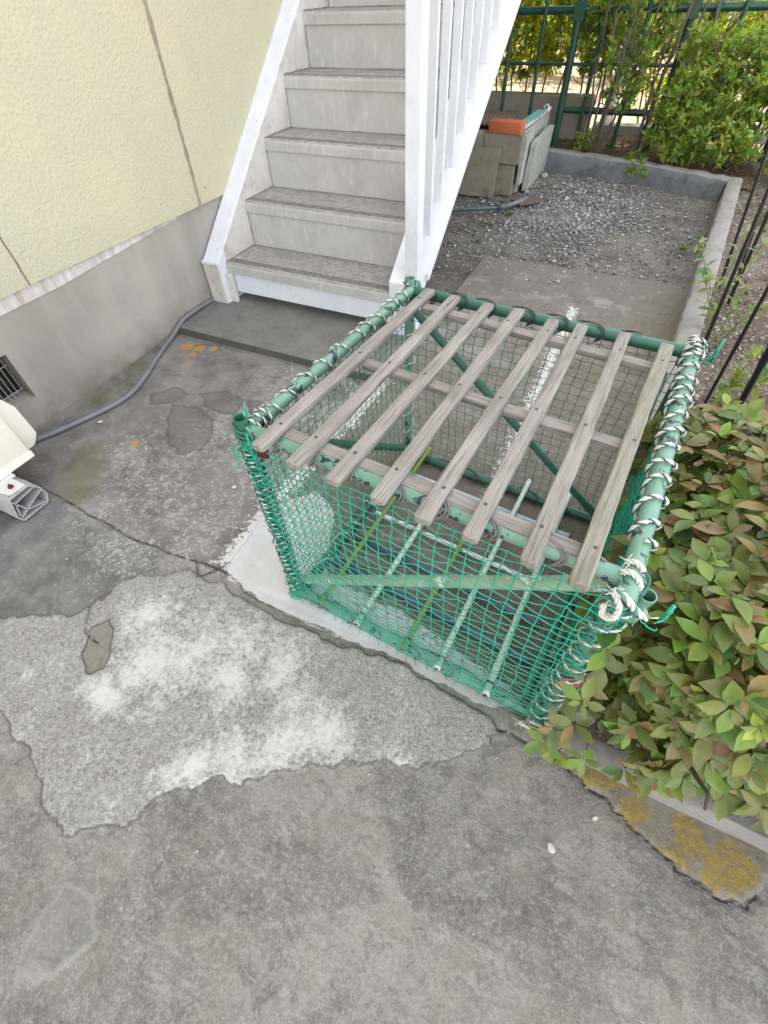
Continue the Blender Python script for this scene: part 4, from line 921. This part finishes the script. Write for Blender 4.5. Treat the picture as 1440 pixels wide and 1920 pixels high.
board('plastic_board', .07, .50, .006, (-1.03, 4.36, .385), (R(-88), 0, -.10), m_paint('teal_board', (.10, .30, .30), (.14, .36, .35)), 'teal board lying behind the orange brick on the planter', 'board', .001)
b = MB(); b.box(-.012, .012, 0, .78, 0, .014); o = mk('metal_strip', b, M['silver']); o.location = (-.985, 4.34, .375); o.rotation_euler = (.0, 0, -.02); tag(o, 'long thin metal strip along the right top edge of the planter', 'strip')
b = MB(); b.tube([(-.955, 5.02, .372), (-.965, 5.03, .40), (-.985, 5.05, .412), (-1.005, 5.06, .40), (-1.01, 5.06, .372)], .007, 8); tag(mk('pipe_hoop', b, M['white'], smooth='s'), 'small white hoop of pipe on the far corner of the planter', 'pipe')

# ------------------------------------------------------------------ fence and back walls
fc = thing('metal_fence', 'green metal fence of posts and rails behind the hedge', 'fence', (0, 5.42, 0))
def fpart(name, mb, mat=None, **k): o = mk(name, mb, mat or M['fence_green'], fc, **k); o.location = (0, -5.42, 0); return o
for x, r_ in ((-2.0, .016), (-1.72, .016), (-1.46, .016), (-1.20, .016), (-.935, .030), (-.745, .017), (-.43, .017), (-.13, .028), (.03, .016), (.20, .018), (.45, .018), (.72, .024), (1.0, .017), (1.3, .017), (1.6, .028), (2.0, .017), (2.5, .028)):
    b = MB(); z0 = .02 if x > -1.1 else .2; b.tube([(x, 5.42, z0), (x, 5.42, 1.75)], r_, 12)
    if r_ > .022:
        b.box(x - r_ - .012, x + r_ + .012, 5.42 - r_ - .014, 5.42 + r_ + .012, .86, .96)
    fpart('post', b, smooth=True)
b = MB(); b.tube([(-2.4, 5.46, .915), (3, 5.46, .915)], .025, 12); fpart('rail', b, smooth=True)
b = MB(); b.tube([(-2.4, 5.45, .61), (3, 5.45, .61)], .012, 10); fpart('rail', b, smooth=True)
b = MB(); b.tube([(-.93, 5.44, .325), (3, 5.44, .325)], .024, 12); fpart('rail', b, smooth=True)
b = MB(); b.tube([(-2.4, 5.45, 1.7), (3, 5.45, 1.7)], .028, 12); fpart('rail', b, smooth=True)
b = MB(); b.box(-2.6, -.72, 5.66, 5.82, -.05, .385); tag(mk('concrete_wall', b, M['backwall'], bevel=.01), 'low stained concrete wall behind the block planter', 'wall')
b = MB(); b.box(-.70, 3.5, 6.0, 6.15, -.05, .14); tag(mk('low_wall', b, m_conc('pale_wall', (.28, .27, .25), (.38, .37, .35), 1)), 'low pale kerb wall beyond the fence under the hedge', 'wall')
b = MB(); b.tube([(-.62, 6.35, -.02), (-.62, 6.35, 1.9)], .045, 14); tag(mk('drain_pipe', b, M['white'], smooth=True), 'white upright pipe standing beyond the fence', 'pipe')
b = MB(); b.box(-10, 12, 15, 15.3, -.1, 4.5); tag(mk('neighbour_wall', b, m_conc('neighbour_plaster', (.16, .14, .11), (.24, .21, .17), .4)), 'beige boundary wall far beyond the fence', 'wall')

# ------------------------------------------------------------------ black stakes
BST = [((.380, 1.547), (.359, 1.541, .58), .0050, 'thin black garden stake nearest the corner of the cage'), ((.458, 1.463), (.430, 1.483, .44), .0088, 'thick black garden stake rising just above the front shrub'),
       ((.418, 2.245), (.370, 2.283, .62), .0075, 'black garden stake at the kerb edge beyond the cage corner'), ((.469, 2.882), (.395, 2.90, .60), .0070, 'black garden stake farthest along the kerb, leaning over it'),
       ((.508, 2.691), (.475, 2.671, .44), .0075, 'black garden stake behind the small grey-leaved sapling'), ((.525, 2.80), (.44, 2.86, .62), .0060, 'slim black garden stake standing among the young plants')]
for (bx, by), tp, r_, lab in BST:
    t = thing('support_stake', lab, 'garden stake', (bx, by, .05), 0, 'black stakes in the garden bed'); d = (Vector(tp) - Vector((bx, by, .05))); d = d / d.z * 1.25
    pts = [d * (i / 30) for i in range(31)]; rr = [r_ * (1.25 if i % 6 == 3 else 1) for i in range(31)]; b = MB(); b.tube([Vector((0, 0, -.08))] + pts, [r_] + rr, 10); mk('shaft', b, M['steel_black'], t, smooth='s')
    b = MB(); b.tube([pts[-1], pts[-1] + Vector((0, 0, .012))], [r_ * 1.2, r_ * .6], 10); mk('tip', b, M['steel_black'], t)

# ------------------------------------------------------------------ foliage
def leafgeo(mb, base, d, nrm, L, W, col, fold=.25, curl=.15, simple=False, tip=None):
    d = d.normalized(); s_ = d.cross(nrm)
    if s_.length < 1e-4: s_ = d.orthogonal()
    s_.normalize(); n_ = s_.cross(d).normalized()
    if simple:
        P = lambda t, u, h: base + d * L * t + s_ * W * u + n_ * (h * W - curl * L * t * t)
        v = [P(0, 0, 0), P(.4, -.5, fold * .5), P(.4, 0, 0), P(.4, .5, fold * .5), P(1, 0, 0)]
        mb.add(v, [(0, 2, 1), (0, 3, 2), (1, 2, 4), (2, 3, 4)], col=col); return
    P = lambda t, u: base + d * L * t + s_ * W * u + n_ * (abs(u) * fold * W * 2 - curl * L * t * t)
    prof = [(.0, .03), (.12, .22), (.35, .46), (.6, .5), (.82, .27), (1., .0)]; v = []; f = []
    for t, u in prof: v += [P(t, -u), P(t, 0), P(t, u)]
    for i in range(5):
        a = 3 * i; f += [(a, a + 1, a + 4, a + 3), (a + 1, a + 2, a + 5, a + 4)]
    if tip: col = [tuple(x * (1 - k) + y * k for x, y in zip(col, tip)) for t, u in prof for k in (min(1, t * 1.0 + .1), t * .5, min(1, t * 1.0 + .1))]
    mb.add(v, f, col=col)
def rv(r): return Vector((r.gauss(0, 1), r.gauss(0, 1), r.gauss(0, 1))).normalized()
def azalea():
    r = random.Random(21); t = thing('azalea_shrub', 'dense azalea shrub with green and bronze leaves crowding the right side of the cage', 'shrub', (.62, .72, .06))
    off = Vector((.62, .72, .06)); mb = MB(); tw = MB(); sm = MB()
    # hull: rounded box
    x0, x1, y0, y1, zt = .168, 1.35, .385, 1.12, .60
    def hull(sx, sy, sz):
        pass
    def surf():
        k = r.random()
        if k < .42:   # top
            x = r.uniform(x0, x1); y = r.uniform(y0, y1); p = Vector((x, y, zt)); n_ = Vector((0, 0, 1))
        elif k < .68: x = r.uniform(x0, x1); z = r.uniform(.12, zt); p = Vector((x, y0, z)); n_ = Vector((0, -1, 0))
        elif k < .92: y = r.uniform(y0, y1); z = r.uniform(.10, zt); p = Vector((x0, y, z)); n_ = Vector((-1, 0, 0))
        elif k < .945: x = r.uniform(x0, x1); z = r.uniform(.1, zt); p = Vector((x, y1, z)); n_ = Vector((0, 1, 0))
        else: y = r.uniform(.39, .75); z = r.uniform(.10, zt - .02); p = Vector((x0 + .004, y, z)); n_ = Vector((-1, 0, 0)); return p, n_
        if False: p = Vector((0, 0, 0)); n_ = Vector((0, 1, 0))
        return p, n_
    cen = Vector((.75, .74, .25))
    def shape(p, n_):
        # round the corners, slope top down towards the front-left and far end, bulge with noise
        q = p.copy(); fx = (p.x - x0) / .22; fy = (p.y - y0) / .22; fy2 = (y1 - p.y) / .25
        if p.z > .3:
            k = (p.z - .3) / (zt - .3)
            if fx < 1: q.z -= k * .10 * (1 - fx) ** 2
            if fy < 1: q.z -= k * .12 * (1 - max(0, fy)) ** 2
            if fy2 < 1: q.z -= k * .16 * (1 - max(0, fy2)) ** 2
            n_ = (n_ + Vector((-.8 * max(0, 1 - fx), -.8 * max(0, 1 - fy), .5))).normalized()
        if fx < 1.2 and p.y > .56: q.x += .045 * min(1, (p.y - .56) / .12)
        if fx < 1 and fy < 1:   # vertical corner
            a = (1 - fx); c = (1 - fy); s_ = max(0, a + c - 1) * .08; q.x += s_; q.y += s_
        q.z += .045 * (vnoise(np.array([q.x]), np.array([q.y]), 7, 9)[0] - .5) * (1 if p.z > .3 else 0)
        q += n_ * (.06 * (vnoise(np.array([q.x + q.z]), np.array([q.y - q.z]), 9, 5)[0] - .5))
        # undercut: lower front-left tapers inward on the cage side
        if p.z < .35 and n_.x < -.5: q.x += -.025 * (1 - p.z / .35) * (1 if p.y < .5 else -.5)
        return q, n_
    G1, G2, G3, BR, RD, YG = (.155, .23, .042), (.085, .145, .032), (.24, .335, .05), (.26, .205, .08), (.32, .13, .075), (.33, .41, .065)
    def cluster(p, n_, dark=1.):
        ax = (n_ + Vector((0, 0, .55)) + rv(r) * .45).normalized(); k = r.randint(4, 7); ph = r.uniform(0, 6.28); u = ax.orthogonal().normalized(); w_ = ax.cross(u)
        bz = r.random(); bronze = bz < .36; young = bz > .82
        for i in range(k):
            a = ph + i * 2.4 + r.uniform(-.3, .3); op = r.uniform(.25, .75) if not young else r.uniform(.7, 1.3)
            d = (u * math.cos(a) + w_ * math.sin(a) + ax * op * .7).normalized()
            L = r.choice((r.uniform(.020, .034), r.uniform(.030, .044), r.uniform(.040, .054))) * (.62 if young else 1); W = L * r.uniform(.44, .56)
            if bronze: c = [BR, BR, G2, RD][r.choice((0, 0, 1, 2, 2, 3 if r.random() < .35 else 0))]
            elif young: c = r.choice([G3, YG, G3])
            else: c = r.choice([G1, G1, G2, G1, G3, G2])
            g_ = random.uniform(0, .5); c = tuple((x * (1 - g_) + y * g_) * r.uniform(.82, 1.18) for x, y in zip(c, G1 if not bronze else G2))
            leafgeo(mb, p + d * .004, d, ax, L, W, c, fold=r.uniform(.06, .26), curl=r.uniform(.0, .3), tip=tuple(x * .5 + y * .5 for x, y in zip(c, BR)) if r.random() < .45 else tuple(x * 1.15 for x in c))
        tw.tube([p, p - ax * r.uniform(.03, .07) + rv(r) * .008], .0011, 4, cap=False, col=(.20, .13, .05) if r.random() < .6 else (.26, .09, .04))
    for _ in range(3000):
        p, n_ = surf(); p, n_ = shape(p, n_)
        if p.x > 1.0 and r.random() < .4: continue
        cluster(p + n_ * r.uniform(-.05, .018) + rv(r) * .01, n_)
    for _ in range(380):
        p = Vector((r.uniform(x0 + .05, x1 - .05), r.uniform(y0 + .05, y1 - .05), r.uniform(.1, zt - .1))); cluster(p, Vector((0, 0, 1)), .6)
    # straggling shoots over the footing
    for (x, y, z) in ((.160, .36, .10), (.165, .37, .16), (.19, .345, .09), (.175, .385, .05), (.17, .42, .20), (.175, .42, .29), (.175, .44, .36), (.17, .43, .42), (.16, .45, .48), (.165, .47, .54), (.17, .52, .58), (.18, .36, .25), (.17, .37, .33), (.24, .36, .10), (.31, .37, .12)): cluster(Vector((x, y, z)), Vector((-.3, -1, .4)).normalized())
    for _ in range(240):   # bare twig ends poking out
        p, n_ = surf(); p, n_ = shape(p, n_); d = (n_ + rv(r) * .6).normalized(); tw.tube([p - d * .03, p + d * .004, p + d * r.uniform(.012, .03) + rv(r) * .004], [.0013, .0011, .0007], 4, col=(.36, .27, .15))
    o = mk('crown', mb, M['leaf'], t, smooth='leaf'); o.location = -off
    o = mk('twigs', tw, M['rope'], t, smooth='s'); o.location = -off
    b = MB()
    for _ in range(34):
        bx, by = r.uniform(.3, 1.1), r.uniform(.5, 1.0); p = Vector((bx, by, .04)); d = Vector((r.uniform(-.35, .35), r.uniform(-.35, .3), 1)).normalized(); pts = [p]
        for i in range(6): p = p + d * .085; d = (d + rv(r) * .22).normalized(); d.z = abs(d.z); pts.append(p)
        b.tube(pts, [.008, .007, .006, .005, .004, .003, .002], 6)
    o = mk('branches', b, M['bark'], t, smooth='s'); o.location = -off
azalea()

def bush(name, label, base, boxes, n_leaf, cols, stems, Ls=(.036, .058), group=None, seed=1, cat='shrub', up=.4, cl=5):
    r = random.Random(seed); B = Vector(base); t = thing(name, label, cat, base, 0, group); mb = MB(); tb = MB()
    tips = []
    for (sx, sy, tx, ty, h, rad_) in stems:
        p = Vector((sx, sy, .03)); q = Vector((tx, ty, h)); pts = []; n_ = 12; w1, w2 = r.uniform(0, 6), r.uniform(0, 6)
        for i in range(n_ + 1):
            s_ = i / n_; c = p.lerp(q, s_) + Vector((math.sin(s_ * 5 + w1) * .03, math.sin(s_ * 4 + w2) * .03, 0)) * s_ + rv(r) * .006; pts.append(c)
        tb.tube(pts, [rad_ * (1 - .7 * i / n_) for i in range(n_ + 1)], 7)
        for k in range(r.randint(4, 7)):
            i = r.randint(3, n_ - 1); c = pts[i]; d = (Vector((r.uniform(-1, 1), r.uniform(-1, 1), r.uniform(.1, .9)))).normalized(); L = r.uniform(.12, .38); pp_ = [c]
            for j in range(5): d = (d + rv(r) * .28 + Vector((0, 0, .08))).normalized(); pp_.append(pp_[-1] + d * L / 5)
            tb.tube(pp_, [rad_ * .4 * (1 - .14 * j) for j in range(6)], 5); tips += pp_[3:]
    vol = [b_[6] for b_ in boxes]; tot = sum(vol)
    for (x0, x1, y0, y1, z0, z1, wgt) in boxes:
        cx_, cy_, cz_ = (x0 + x1) / 2, (y0 + y1) / 2, (z0 + z1) / 2
        ncl = int(n_leaf * wgt / tot / cl); seeds = [Vector((r.uniform(-1, 1), r.uniform(-1, 1), r.uniform(-1, 1))) for _ in range(max(8, ncl // 6))]
        for _ in range(ncl):
            s_ = r.choice(seeds); q = s_ + rv(r) * r.uniform(0, .30)
            m_ = max(abs(q.x), abs(q.y), abs(q.z)); q = q * (1 if m_ < 1 else 1 / m_)
            if q.length > 1.25: q *= 1.25 / q.length
            p = Vector((cx_ + q.x * (x1 - x0) / 2, cy_ + q.y * (y1 - y0) / 2, cz_ + q.z * (z1 - z0) / 2))
            ax = (rv(r) * .7 + Vector((q.x, q.y, .5 + q.z)) * .6 + Vector((0, 0, up))).normalized(); c0 = r.choice(cols)
            tb.tube([p - ax * r.uniform(.03, .06) + rv(r) * .01, p + ax * .012], .0016, 3, cap=False)
            for _k in range(cl):
                d = (ax * r.uniform(.1, .9) + rv(r)).normalized(); L = r.uniform(*Ls); c = tuple(x * r.uniform(.75, 1.25) for x in c0)
                leafgeo(mb, p + rv(r) * .008 + ax * r.uniform(-.02, .015), d, (ax + rv(r) * .5).normalized(), L, L * r.uniform(.42, .55), c, simple=True, fold=.2, curl=.12)
    o = mk('crown', mb, M['hleaf'], t, smooth='leaf'); o.location = -B
    o = mk('trunk', tb, M['bark'], t, smooth='s'); o.location = -B
GA, GB, GC, GD = (.20, .31, .07), (.27, .38, .08), (.36, .44, .09), (.13, .22, .05)
bush('hedge_shrub', 'dense green bush overhanging the far kerb in front of the fence', (.3, 5.0, .05), [(-.16, .48, 4.82, 5.25, .20, .66, 3), (-.12, .62, 4.95, 5.3, .45, .84, 3), (.42, 1.1, 4.7, 5.3, .15, .8, 3.4), (-.02, .42, 4.72, 5.0, .14, .40, .9), (-.24, -.0, 4.78, 4.95, .07, .17, .14)], 12500, [GA, GB, GA, GC, GB],
     [(-.24, 5.12, -.2, 5.15, .9, .016), (.04, 5.1, .1, 5.05, .9, .02), (.1, 5.05, .3, 5.0, .8, .014), (.4, 5.05, .45, 5.0, .8, .014), (.7, 5.0, .8, 5.0, .85, .014), (-.02, 5.1, -.05, 4.9, .7, .01)], seed=3)
bush('hedge_shrub', 'tall many-stemmed shrub left of the dense bush, grey stems bare at the foot', (-.55, 5.2, .05), [(-.80, -.2, 5.35, 5.75, .55, 1.5, 2.2), (-.62, -.3, 5.1, 5.3, .35, 1.3, .8), (-.95, -.65, 5.4, 5.6, .55, 1.3, .8), (-.70, -.60, 5.0, 5.2, .1, .25, .08)], 6000, [GA, GB, GB, GD],
     [(-.594, 5.15, -.62, 5.2, 1.5, .012), (-.56, 5.17, -.45, 5.2, 1.5, .011), (-.53, 5.15, -.5, 5.1, 1.3, .010), (-.50, 5.2, -.3, 5.25, 1.4, .012), (-.62, 5.2, -.75, 5.2, 1.3, .01), (-.57, 5.12, -.52, 5.05, .9, .006), (-.52, 5.12, -.4, 5.1, .8, .006)], seed=4)
bush('hedge_shrub', 'bare-stemmed shrub with forking grey branches rising above the dense bush', (.1, 5.25, .05), [(-.25, .3, 5.45, 5.85, .4, 1.6, 1.2), (.3, 1.1, 5.5, 5.9, .85, 1.6, .8)], 3000, [GA, GB, GC],
     [(-.22, 5.2, -.1, 5.25, 1.7, .017), (-.18, 5.22, .05, 5.25, 1.6, .014), (.05, 5.2, .0, 5.2, 1.6, .015), (.5, 5.2, .4, 5.2, 1.6, .014), (.55, 5.2, .7, 5.2, 1.6, .013), (.8, 5.2, .9, 5.1, 1.5, .013)], seed=5)
SUNL = [(.20, .27, .03), (.27, .33, .035), (.32, .34, .04), (.13, .19, .025)]  # yellow glow of backlit leaves put into the leaf colours
for i, (xa, xb, ya, yb, za, zb, nl, lab) in enumerate([(-1.75, -1.05, 5.62, 6.4, .50, 1.35, 8000, 'sunlit yellow-green shrub beyond the fence behind the block planter'), (-1.05, -.45, 5.7, 6.5, .58, 1.5, 5600, 'sunlit shrub beyond the fence beside the white upright pipe'),
                                                  (-.5, .3, 6.3, 6.9, .15, 1.6, 6500, 'sunlit shrub beyond the fence behind the forked grey stems'), (.3, 1.3, 6.3, 6.9, .2, 1.7, 5500, 'sunlit shrub beyond the fence behind the dense bush'), (-2.4, -1.7, 6.2, 6.8, .3, 1.5, 2200, 'sunlit shrub beyond the fence next to the house corner')]):
    xm, ym = (xa + xb) / 2, (ya + yb) / 2
    bush('sunlit_shrub', lab, (xm, ym, 0), [(xa, xb, ya, yb, za, zb, 1)], nl, SUNL, [(xm + q * .12, ym, xm + q * .25, ym, zb, .010) for q in (-2, -1, 0, 1, 2)], Ls=(.035, .055), group='shrubs beyond the fence', seed=20 + i)
# a far row of shrubs closing the view
for i in range(7):
    x = -4.5 + i * 1.7; bush('far_shrub', 'tall shrub of the far row beyond the sunlit ground', (x, 10, 0), [(x - .9, x + .9, 9.4, 10.6, .3, 2.2, 1)], 2600, SUNL[:2] + [GB], [(x + q * .3, 10, x + q * .5, 10, 2, .03) for q in (-1, 0, 1)], Ls=(.08, .13), group='far row of shrubs', seed=60 + i)

# young plants in the bed
def sapling(base, h, tip, lab, seed, col=(.17, .26, .13), L0=.045, nst=3):
    r = random.Random(seed); t = thing('young_plant', lab, 'plant', base, 0); sm = MB(); lf = MB()
    for k in range(nst):
        d = Vector((tip[0] + r.uniform(-.35, .35), tip[1] + r.uniform(-.35, .35), 1)).normalized(); p = Vector((r.uniform(-.02, .02), r.uniform(-.02, .02), -.01)); pts = [p]; n_ = 9
        for i in range(n_):
            d = (d + rv(r) * .12).normalized(); p = p + d * h / n_ * r.uniform(.8, 1.1); pts.append(p)
            if i > 2:
                for q in range(r.randint(2, 4)):
                    e = (rv(r) + Vector((0, 0, .2))).normalized(); L = L0 * r.uniform(.6, 1.1); leafgeo(lf, p, e, (Vector((0, 0, 1)) + rv(r) * .4).normalized(), L, L * .42, tuple(x * r.uniform(.8, 1.2) for x in col), fold=.15, curl=.25)
        for q in range(4): e = (rv(r) + Vector((0, 0, .7))).normalized(); leafgeo(lf, p, e, Vector((0, 0, 1)), L0 * .8, L0 * .36, tuple(x * 1.1 for x in col), fold=.15, curl=.2)
        sm.tube(pts, [.0028 - .0016 * i / n_ for i in range(n_ + 1)], 5, col=(.17, .17, .07))
    mk('stem', sm, M['rope'], t, smooth='s'); mk('leaves', lf, M['hleaf'], t, smooth='leaf')
sapling((.435, 2.62, .06), .34, (-.1, .1), 'grey-green sapling between the black stakes beside the kerb', 1, (.25, .34, .22), .05, 3)
sapling((.44, 2.25, .06), .26, (-.05, .0), 'thin leggy seedling by the kerb beyond the cage corner', 2, (.22, .30, .16), .05)
sapling((.42, 1.60, .06), .30, (.35, .35), 'young plant leaning right out of the soil behind the front shrub', 3, (.2, .3, .12), .055, 2)
sapling((.46, 1.78, .06), .16, (.2, .2), 'small seedling on the soil beside the cage corner', 4, (.18, .27, .12), .036)
sapling((.60, 3.4, .06), .20, (.0, .0), 'low seedling at the far end of the garden bed', 5, (.15, .23, .08), .04)
def weed(p, s_, lab, seed):
    r = random.Random(seed); mb = MB()
    for _ in range(26): e = Vector((r.uniform(-1, 1), r.uniform(-1, 1), r.uniform(.1, .8))).normalized(); leafgeo(mb, Vector((r.uniform(-.3, .3) * s_, r.uniform(-.3, .3) * s_, .003)), e, Vector((0, 0, 1)), s_ * r.uniform(.4, .8), s_ * .22, (.13 * r.uniform(.7, 1.2), .20, .05), simple=True)
    o = mk('weed', mb, M['hleaf'], smooth='leaf'); o.location = p; tag(o, lab, 'weed')
weed((-.93, 3.52, -.01), .05, 'small green weed in the gravel beside the staircase', 1); weed((-.86, 3.78, -.01), .05, 'small yellowish weed in front of the hose joint', 2)
weed((-.99, 4.02, -.01), .04, 'tiny weed at the foot of the planter corner', 3); weed((-.92, 3.22, -.01), .04, 'little tuft of weed beside the staircase rail foot', 4); weed((.28, 3.5, -.005), .06, 'flat weed at the foot of the long kerb', 5)
weed((-.98, 3.3, -.01), .03, 'tiny weed half hidden by the white stair edge', 6)

# ------------------------------------------------------------------ stones and chips
ICO = None
def scatter(name, pts, smin, smax, cols, flat=.7, seed=1, mat=None, octa=False, zb=0):
    r = np.random.RandomState(seed)
    if octa: V = np.array([(1, 0, 0), (-1, 0, 0), (0, 1, 0), (0, -1, 0), (0, 0, 1), (0, 0, -1)], float); Fc = np.array([(0, 2, 4), (2, 1, 4), (1, 3, 4), (3, 0, 4), (2, 0, 5), (1, 2, 5), (3, 1, 5), (0, 3, 5)])
    else:
        bm = bmesh.new(); bmesh.ops.create_icosphere(bm, subdivisions=1, radius=1); bm.verts.ensure_lookup_table()
        V = np.array([v.co[:] for v in bm.verts]); Fc = np.array([[v.index for v in f.verts] for f in bm.faces]); bm.free()
    n = len(pts); P = np.array(pts, float); s_ = smin + (smax - smin) * r.rand(n) ** 2.2
    sc = np.stack([s_ * r.uniform(.7, 1.3, n), s_ * r.uniform(.55, 1.1, n), s_ * r.uniform(.4, 1, n) * flat], -1)
    a = r.rand(n) * 6.28; W_ = V[None] * (1 + .28 * (r.rand(n, len(V), 1) - .5)) * sc[:, None, :]
    tx = r.uniform(-.5, .5, n); ca_, sa_ = np.cos(tx)[:, None], np.sin(tx)[:, None]; y = W_[:, :, 1] * ca_ - W_[:, :, 2] * sa_; z = W_[:, :, 1] * sa_ + W_[:, :, 2] * ca_; x = W_[:, :, 0]
    X = x * np.cos(a)[:, None] - y * np.sin(a)[:, None]; Y = x * np.sin(a)[:, None] + y * np.cos(a)[:, None]
    O = np.stack([X + P[:, 0:1], Y + P[:, 1:2], z + P[:, 2:3] + sc[:, 2:3] * .35], -1).reshape(-1, 3)
    Fa = (Fc[None] + (np.arange(n) * len(V))[:, None, None]).reshape(-1, 3)
    me = bpy.data.meshes.new(name); me.vertices.add(len(O)); me.vertices.foreach_set('co', O.astype(np.float32).ravel())
    me.loops.add(Fa.size); me.loops.foreach_set('vertex_index', Fa.astype(np.int32).ravel()); me.polygons.add(len(Fa)); me.polygons.foreach_set('loop_start', (np.arange(len(Fa)) * 3).astype(np.int32)); me.update(calc_edges=True)
    ci = r.randint(0, len(cols), n); base = np.array(cols)[ci] * r.uniform(.75, 1.25, (n, 1)); cc = np.repeat(base, len(V), 0); cc = np.concatenate([cc, np.ones((len(cc), 1))], 1)
    at = me.color_attributes.new('Col', 'FLOAT_COLOR', 'POINT'); at.data.foreach_set('color', cc.astype(np.float32).ravel()); me.materials.append(mat or M['stone'])
    o = bpy.data.objects.new(name, me); C.objects.link(o); return o
r = np.random.RandomState(5); pts = []
while len(pts) < 8200:
    x = r.uniform(-1.3, .42); y = r.uniform(2.72, 4.97)
    if y > bky(x) - .02 or x > kx_in(y) - .02 or (x < -.9 and y > 4.15): continue
    d = math.exp(-(((x + .42) / .42) ** 2 + ((y - 4.05) / .62) ** 2)) + .12 * (x < -.2) + .07
    if y < 3.0 and r.rand() > .55: continue
    if r.rand() < d: pts.append((x, y, -.012 if y > 2.98 else .0))
GRC = [(.31, .315, .335), (.24, .245, .265), (.39, .395, .415), (.18, .18, .19), (.34, .315, .28), (.28, .26, .23), (.56, .56, .57)]
tag(scatter('gravel', pts, .0035, .0125, GRC, .7, 2), 'bluish grey crushed gravel spread over the far end of the yard', 'gravel', kind='stuff')
pts = []
while len(pts) < 7000:
    x = r.uniform(-1.7, .45); y = r.uniform(1.6, 4.97)
    if y > bky(x) - .01 or x > kx_in(y) - .01 or (x < -.9 and y > 4.2): continue
    if y < 2.98 and x > -.80: 
        if r.rand() > (.2 + .8 * max(0, (y - 2.35) / .5)): continue
    elif y < 2.35 and x < -.80: continue
    pts.append((x, y, -.014 if (y > 2.98 or x < -.8) else .0))
tag(scatter('grit', pts, .0018, .0055, GRC + [(.25, .2, .16)], .8, 3, octa=True), 'fine grit scattered between the gravel and the slab', 'grit', kind='stuff')
pts = []
while len(pts) < 7500:
    x = r.uniform(.2, 1.2); y = r.uniform(.9, 6) if r.rand() < .8 else r.uniform(.9, 2.5)
    if x < kx_in(y) + .105: continue
    pts.append((x, y, .066))
tag(scatter('mulch', pts, .003, .0125, [(.20, .145, .11), (.27, .205, .16), (.12, .09, .07), (.48, .44, .39), (.33, .29, .26), (.22, .14, .10)], .4, 4), 'brown bark chips and small stones covering the garden soil', 'mulch', kind='stuff')
pts = [(r.uniform(-.95, .6), 0, .088) for _ in range(2200)]; pts = [(x, bky(x) + r.uniform(.12, .9), z) for x, y, z in pts]
tag(scatter('leaf_litter', pts, .006, .02, [(.22, .11, .07), (.28, .16, .1), (.14, .08, .06), (.2, .17, .12)], .2, 6, octa=True), 'dry reddish leaf litter under the hedge', 'leaf litter', kind='stuff')
pts = []
for _ in range(900):
    x, y = r.uniform(-1.9, .55), r.uniform(-.5, 1.5)
    if -.55 < x < .15 and .45 < y < 1.15 and r.rand() < .5: continue
    pts.append((x, y, .001 if y < .44 else .003))
tag(scatter('crumbs', pts, .0009, .0028, [(.6, .58, .54), (.35, .33, .3), (.7, .69, .66), (.16, .15, .13)], .7, 7, octa=True), 'tiny crumbs of mortar and grit on the concrete', 'grit', kind='stuff')
def pebble(p, s_, lab, seed, name='pebble', col=(.62, .60, .56)):
    r = random.Random(seed); bm = bmesh.new(); bmesh.ops.create_icosphere(bm, subdivisions=2, radius=1)
    for v in bm.verts: v.co = Vector((v.co.x * s_ * 1.2, v.co.y * s_ * .9, v.co.z * s_ * .5)) * (1 + .35 * (r.random() - .5))
    me = bpy.data.meshes.new(name); bm.to_mesh(me); bm.free(); at = me.color_attributes.new('Col', 'FLOAT_COLOR', 'POINT'); at.data.foreach_set('color', [c for _ in me.vertices for c in (*col, 1)])
    me.materials.append(M['stone']); o = bpy.data.objects.new(name, me); C.objects.link(o); o.location = (p[0], p[1], p[2] + s_ * .3); o.rotation_euler = (0, 0, r.uniform(0, 6)); tag(o, lab, 'pebble')
pebble((.304, .290, .002), .0055, 'small pale pebble on the concrete near the crack by the shrub', 1)
pebble((.234, .201, .0), .0085, 'curled scrap of white mortar on the open concrete right of centre', 2)
pebble((-1.725, .815, .003), .008, 'white chip beside the hose near the wall', 3)
pebble((-.985, .745, .003), .007, 'white chip on the dark slab left of the cage post', 4)
pebble((-1.66, 1.69, .022), .011, 'pale pebble on the dark landing under the first stair', 5)
pebble((-.85, 4.78, -.01), .035, 'fist-sized pale stone at the foot of the far kerb', 6, 'stone', (.38, .36, .33))
pebble((-.80, 4.55, -.01), .022, 'grey stone on the gravel beside the leaning slab', 7, 'stone', (.3, .29, .27))
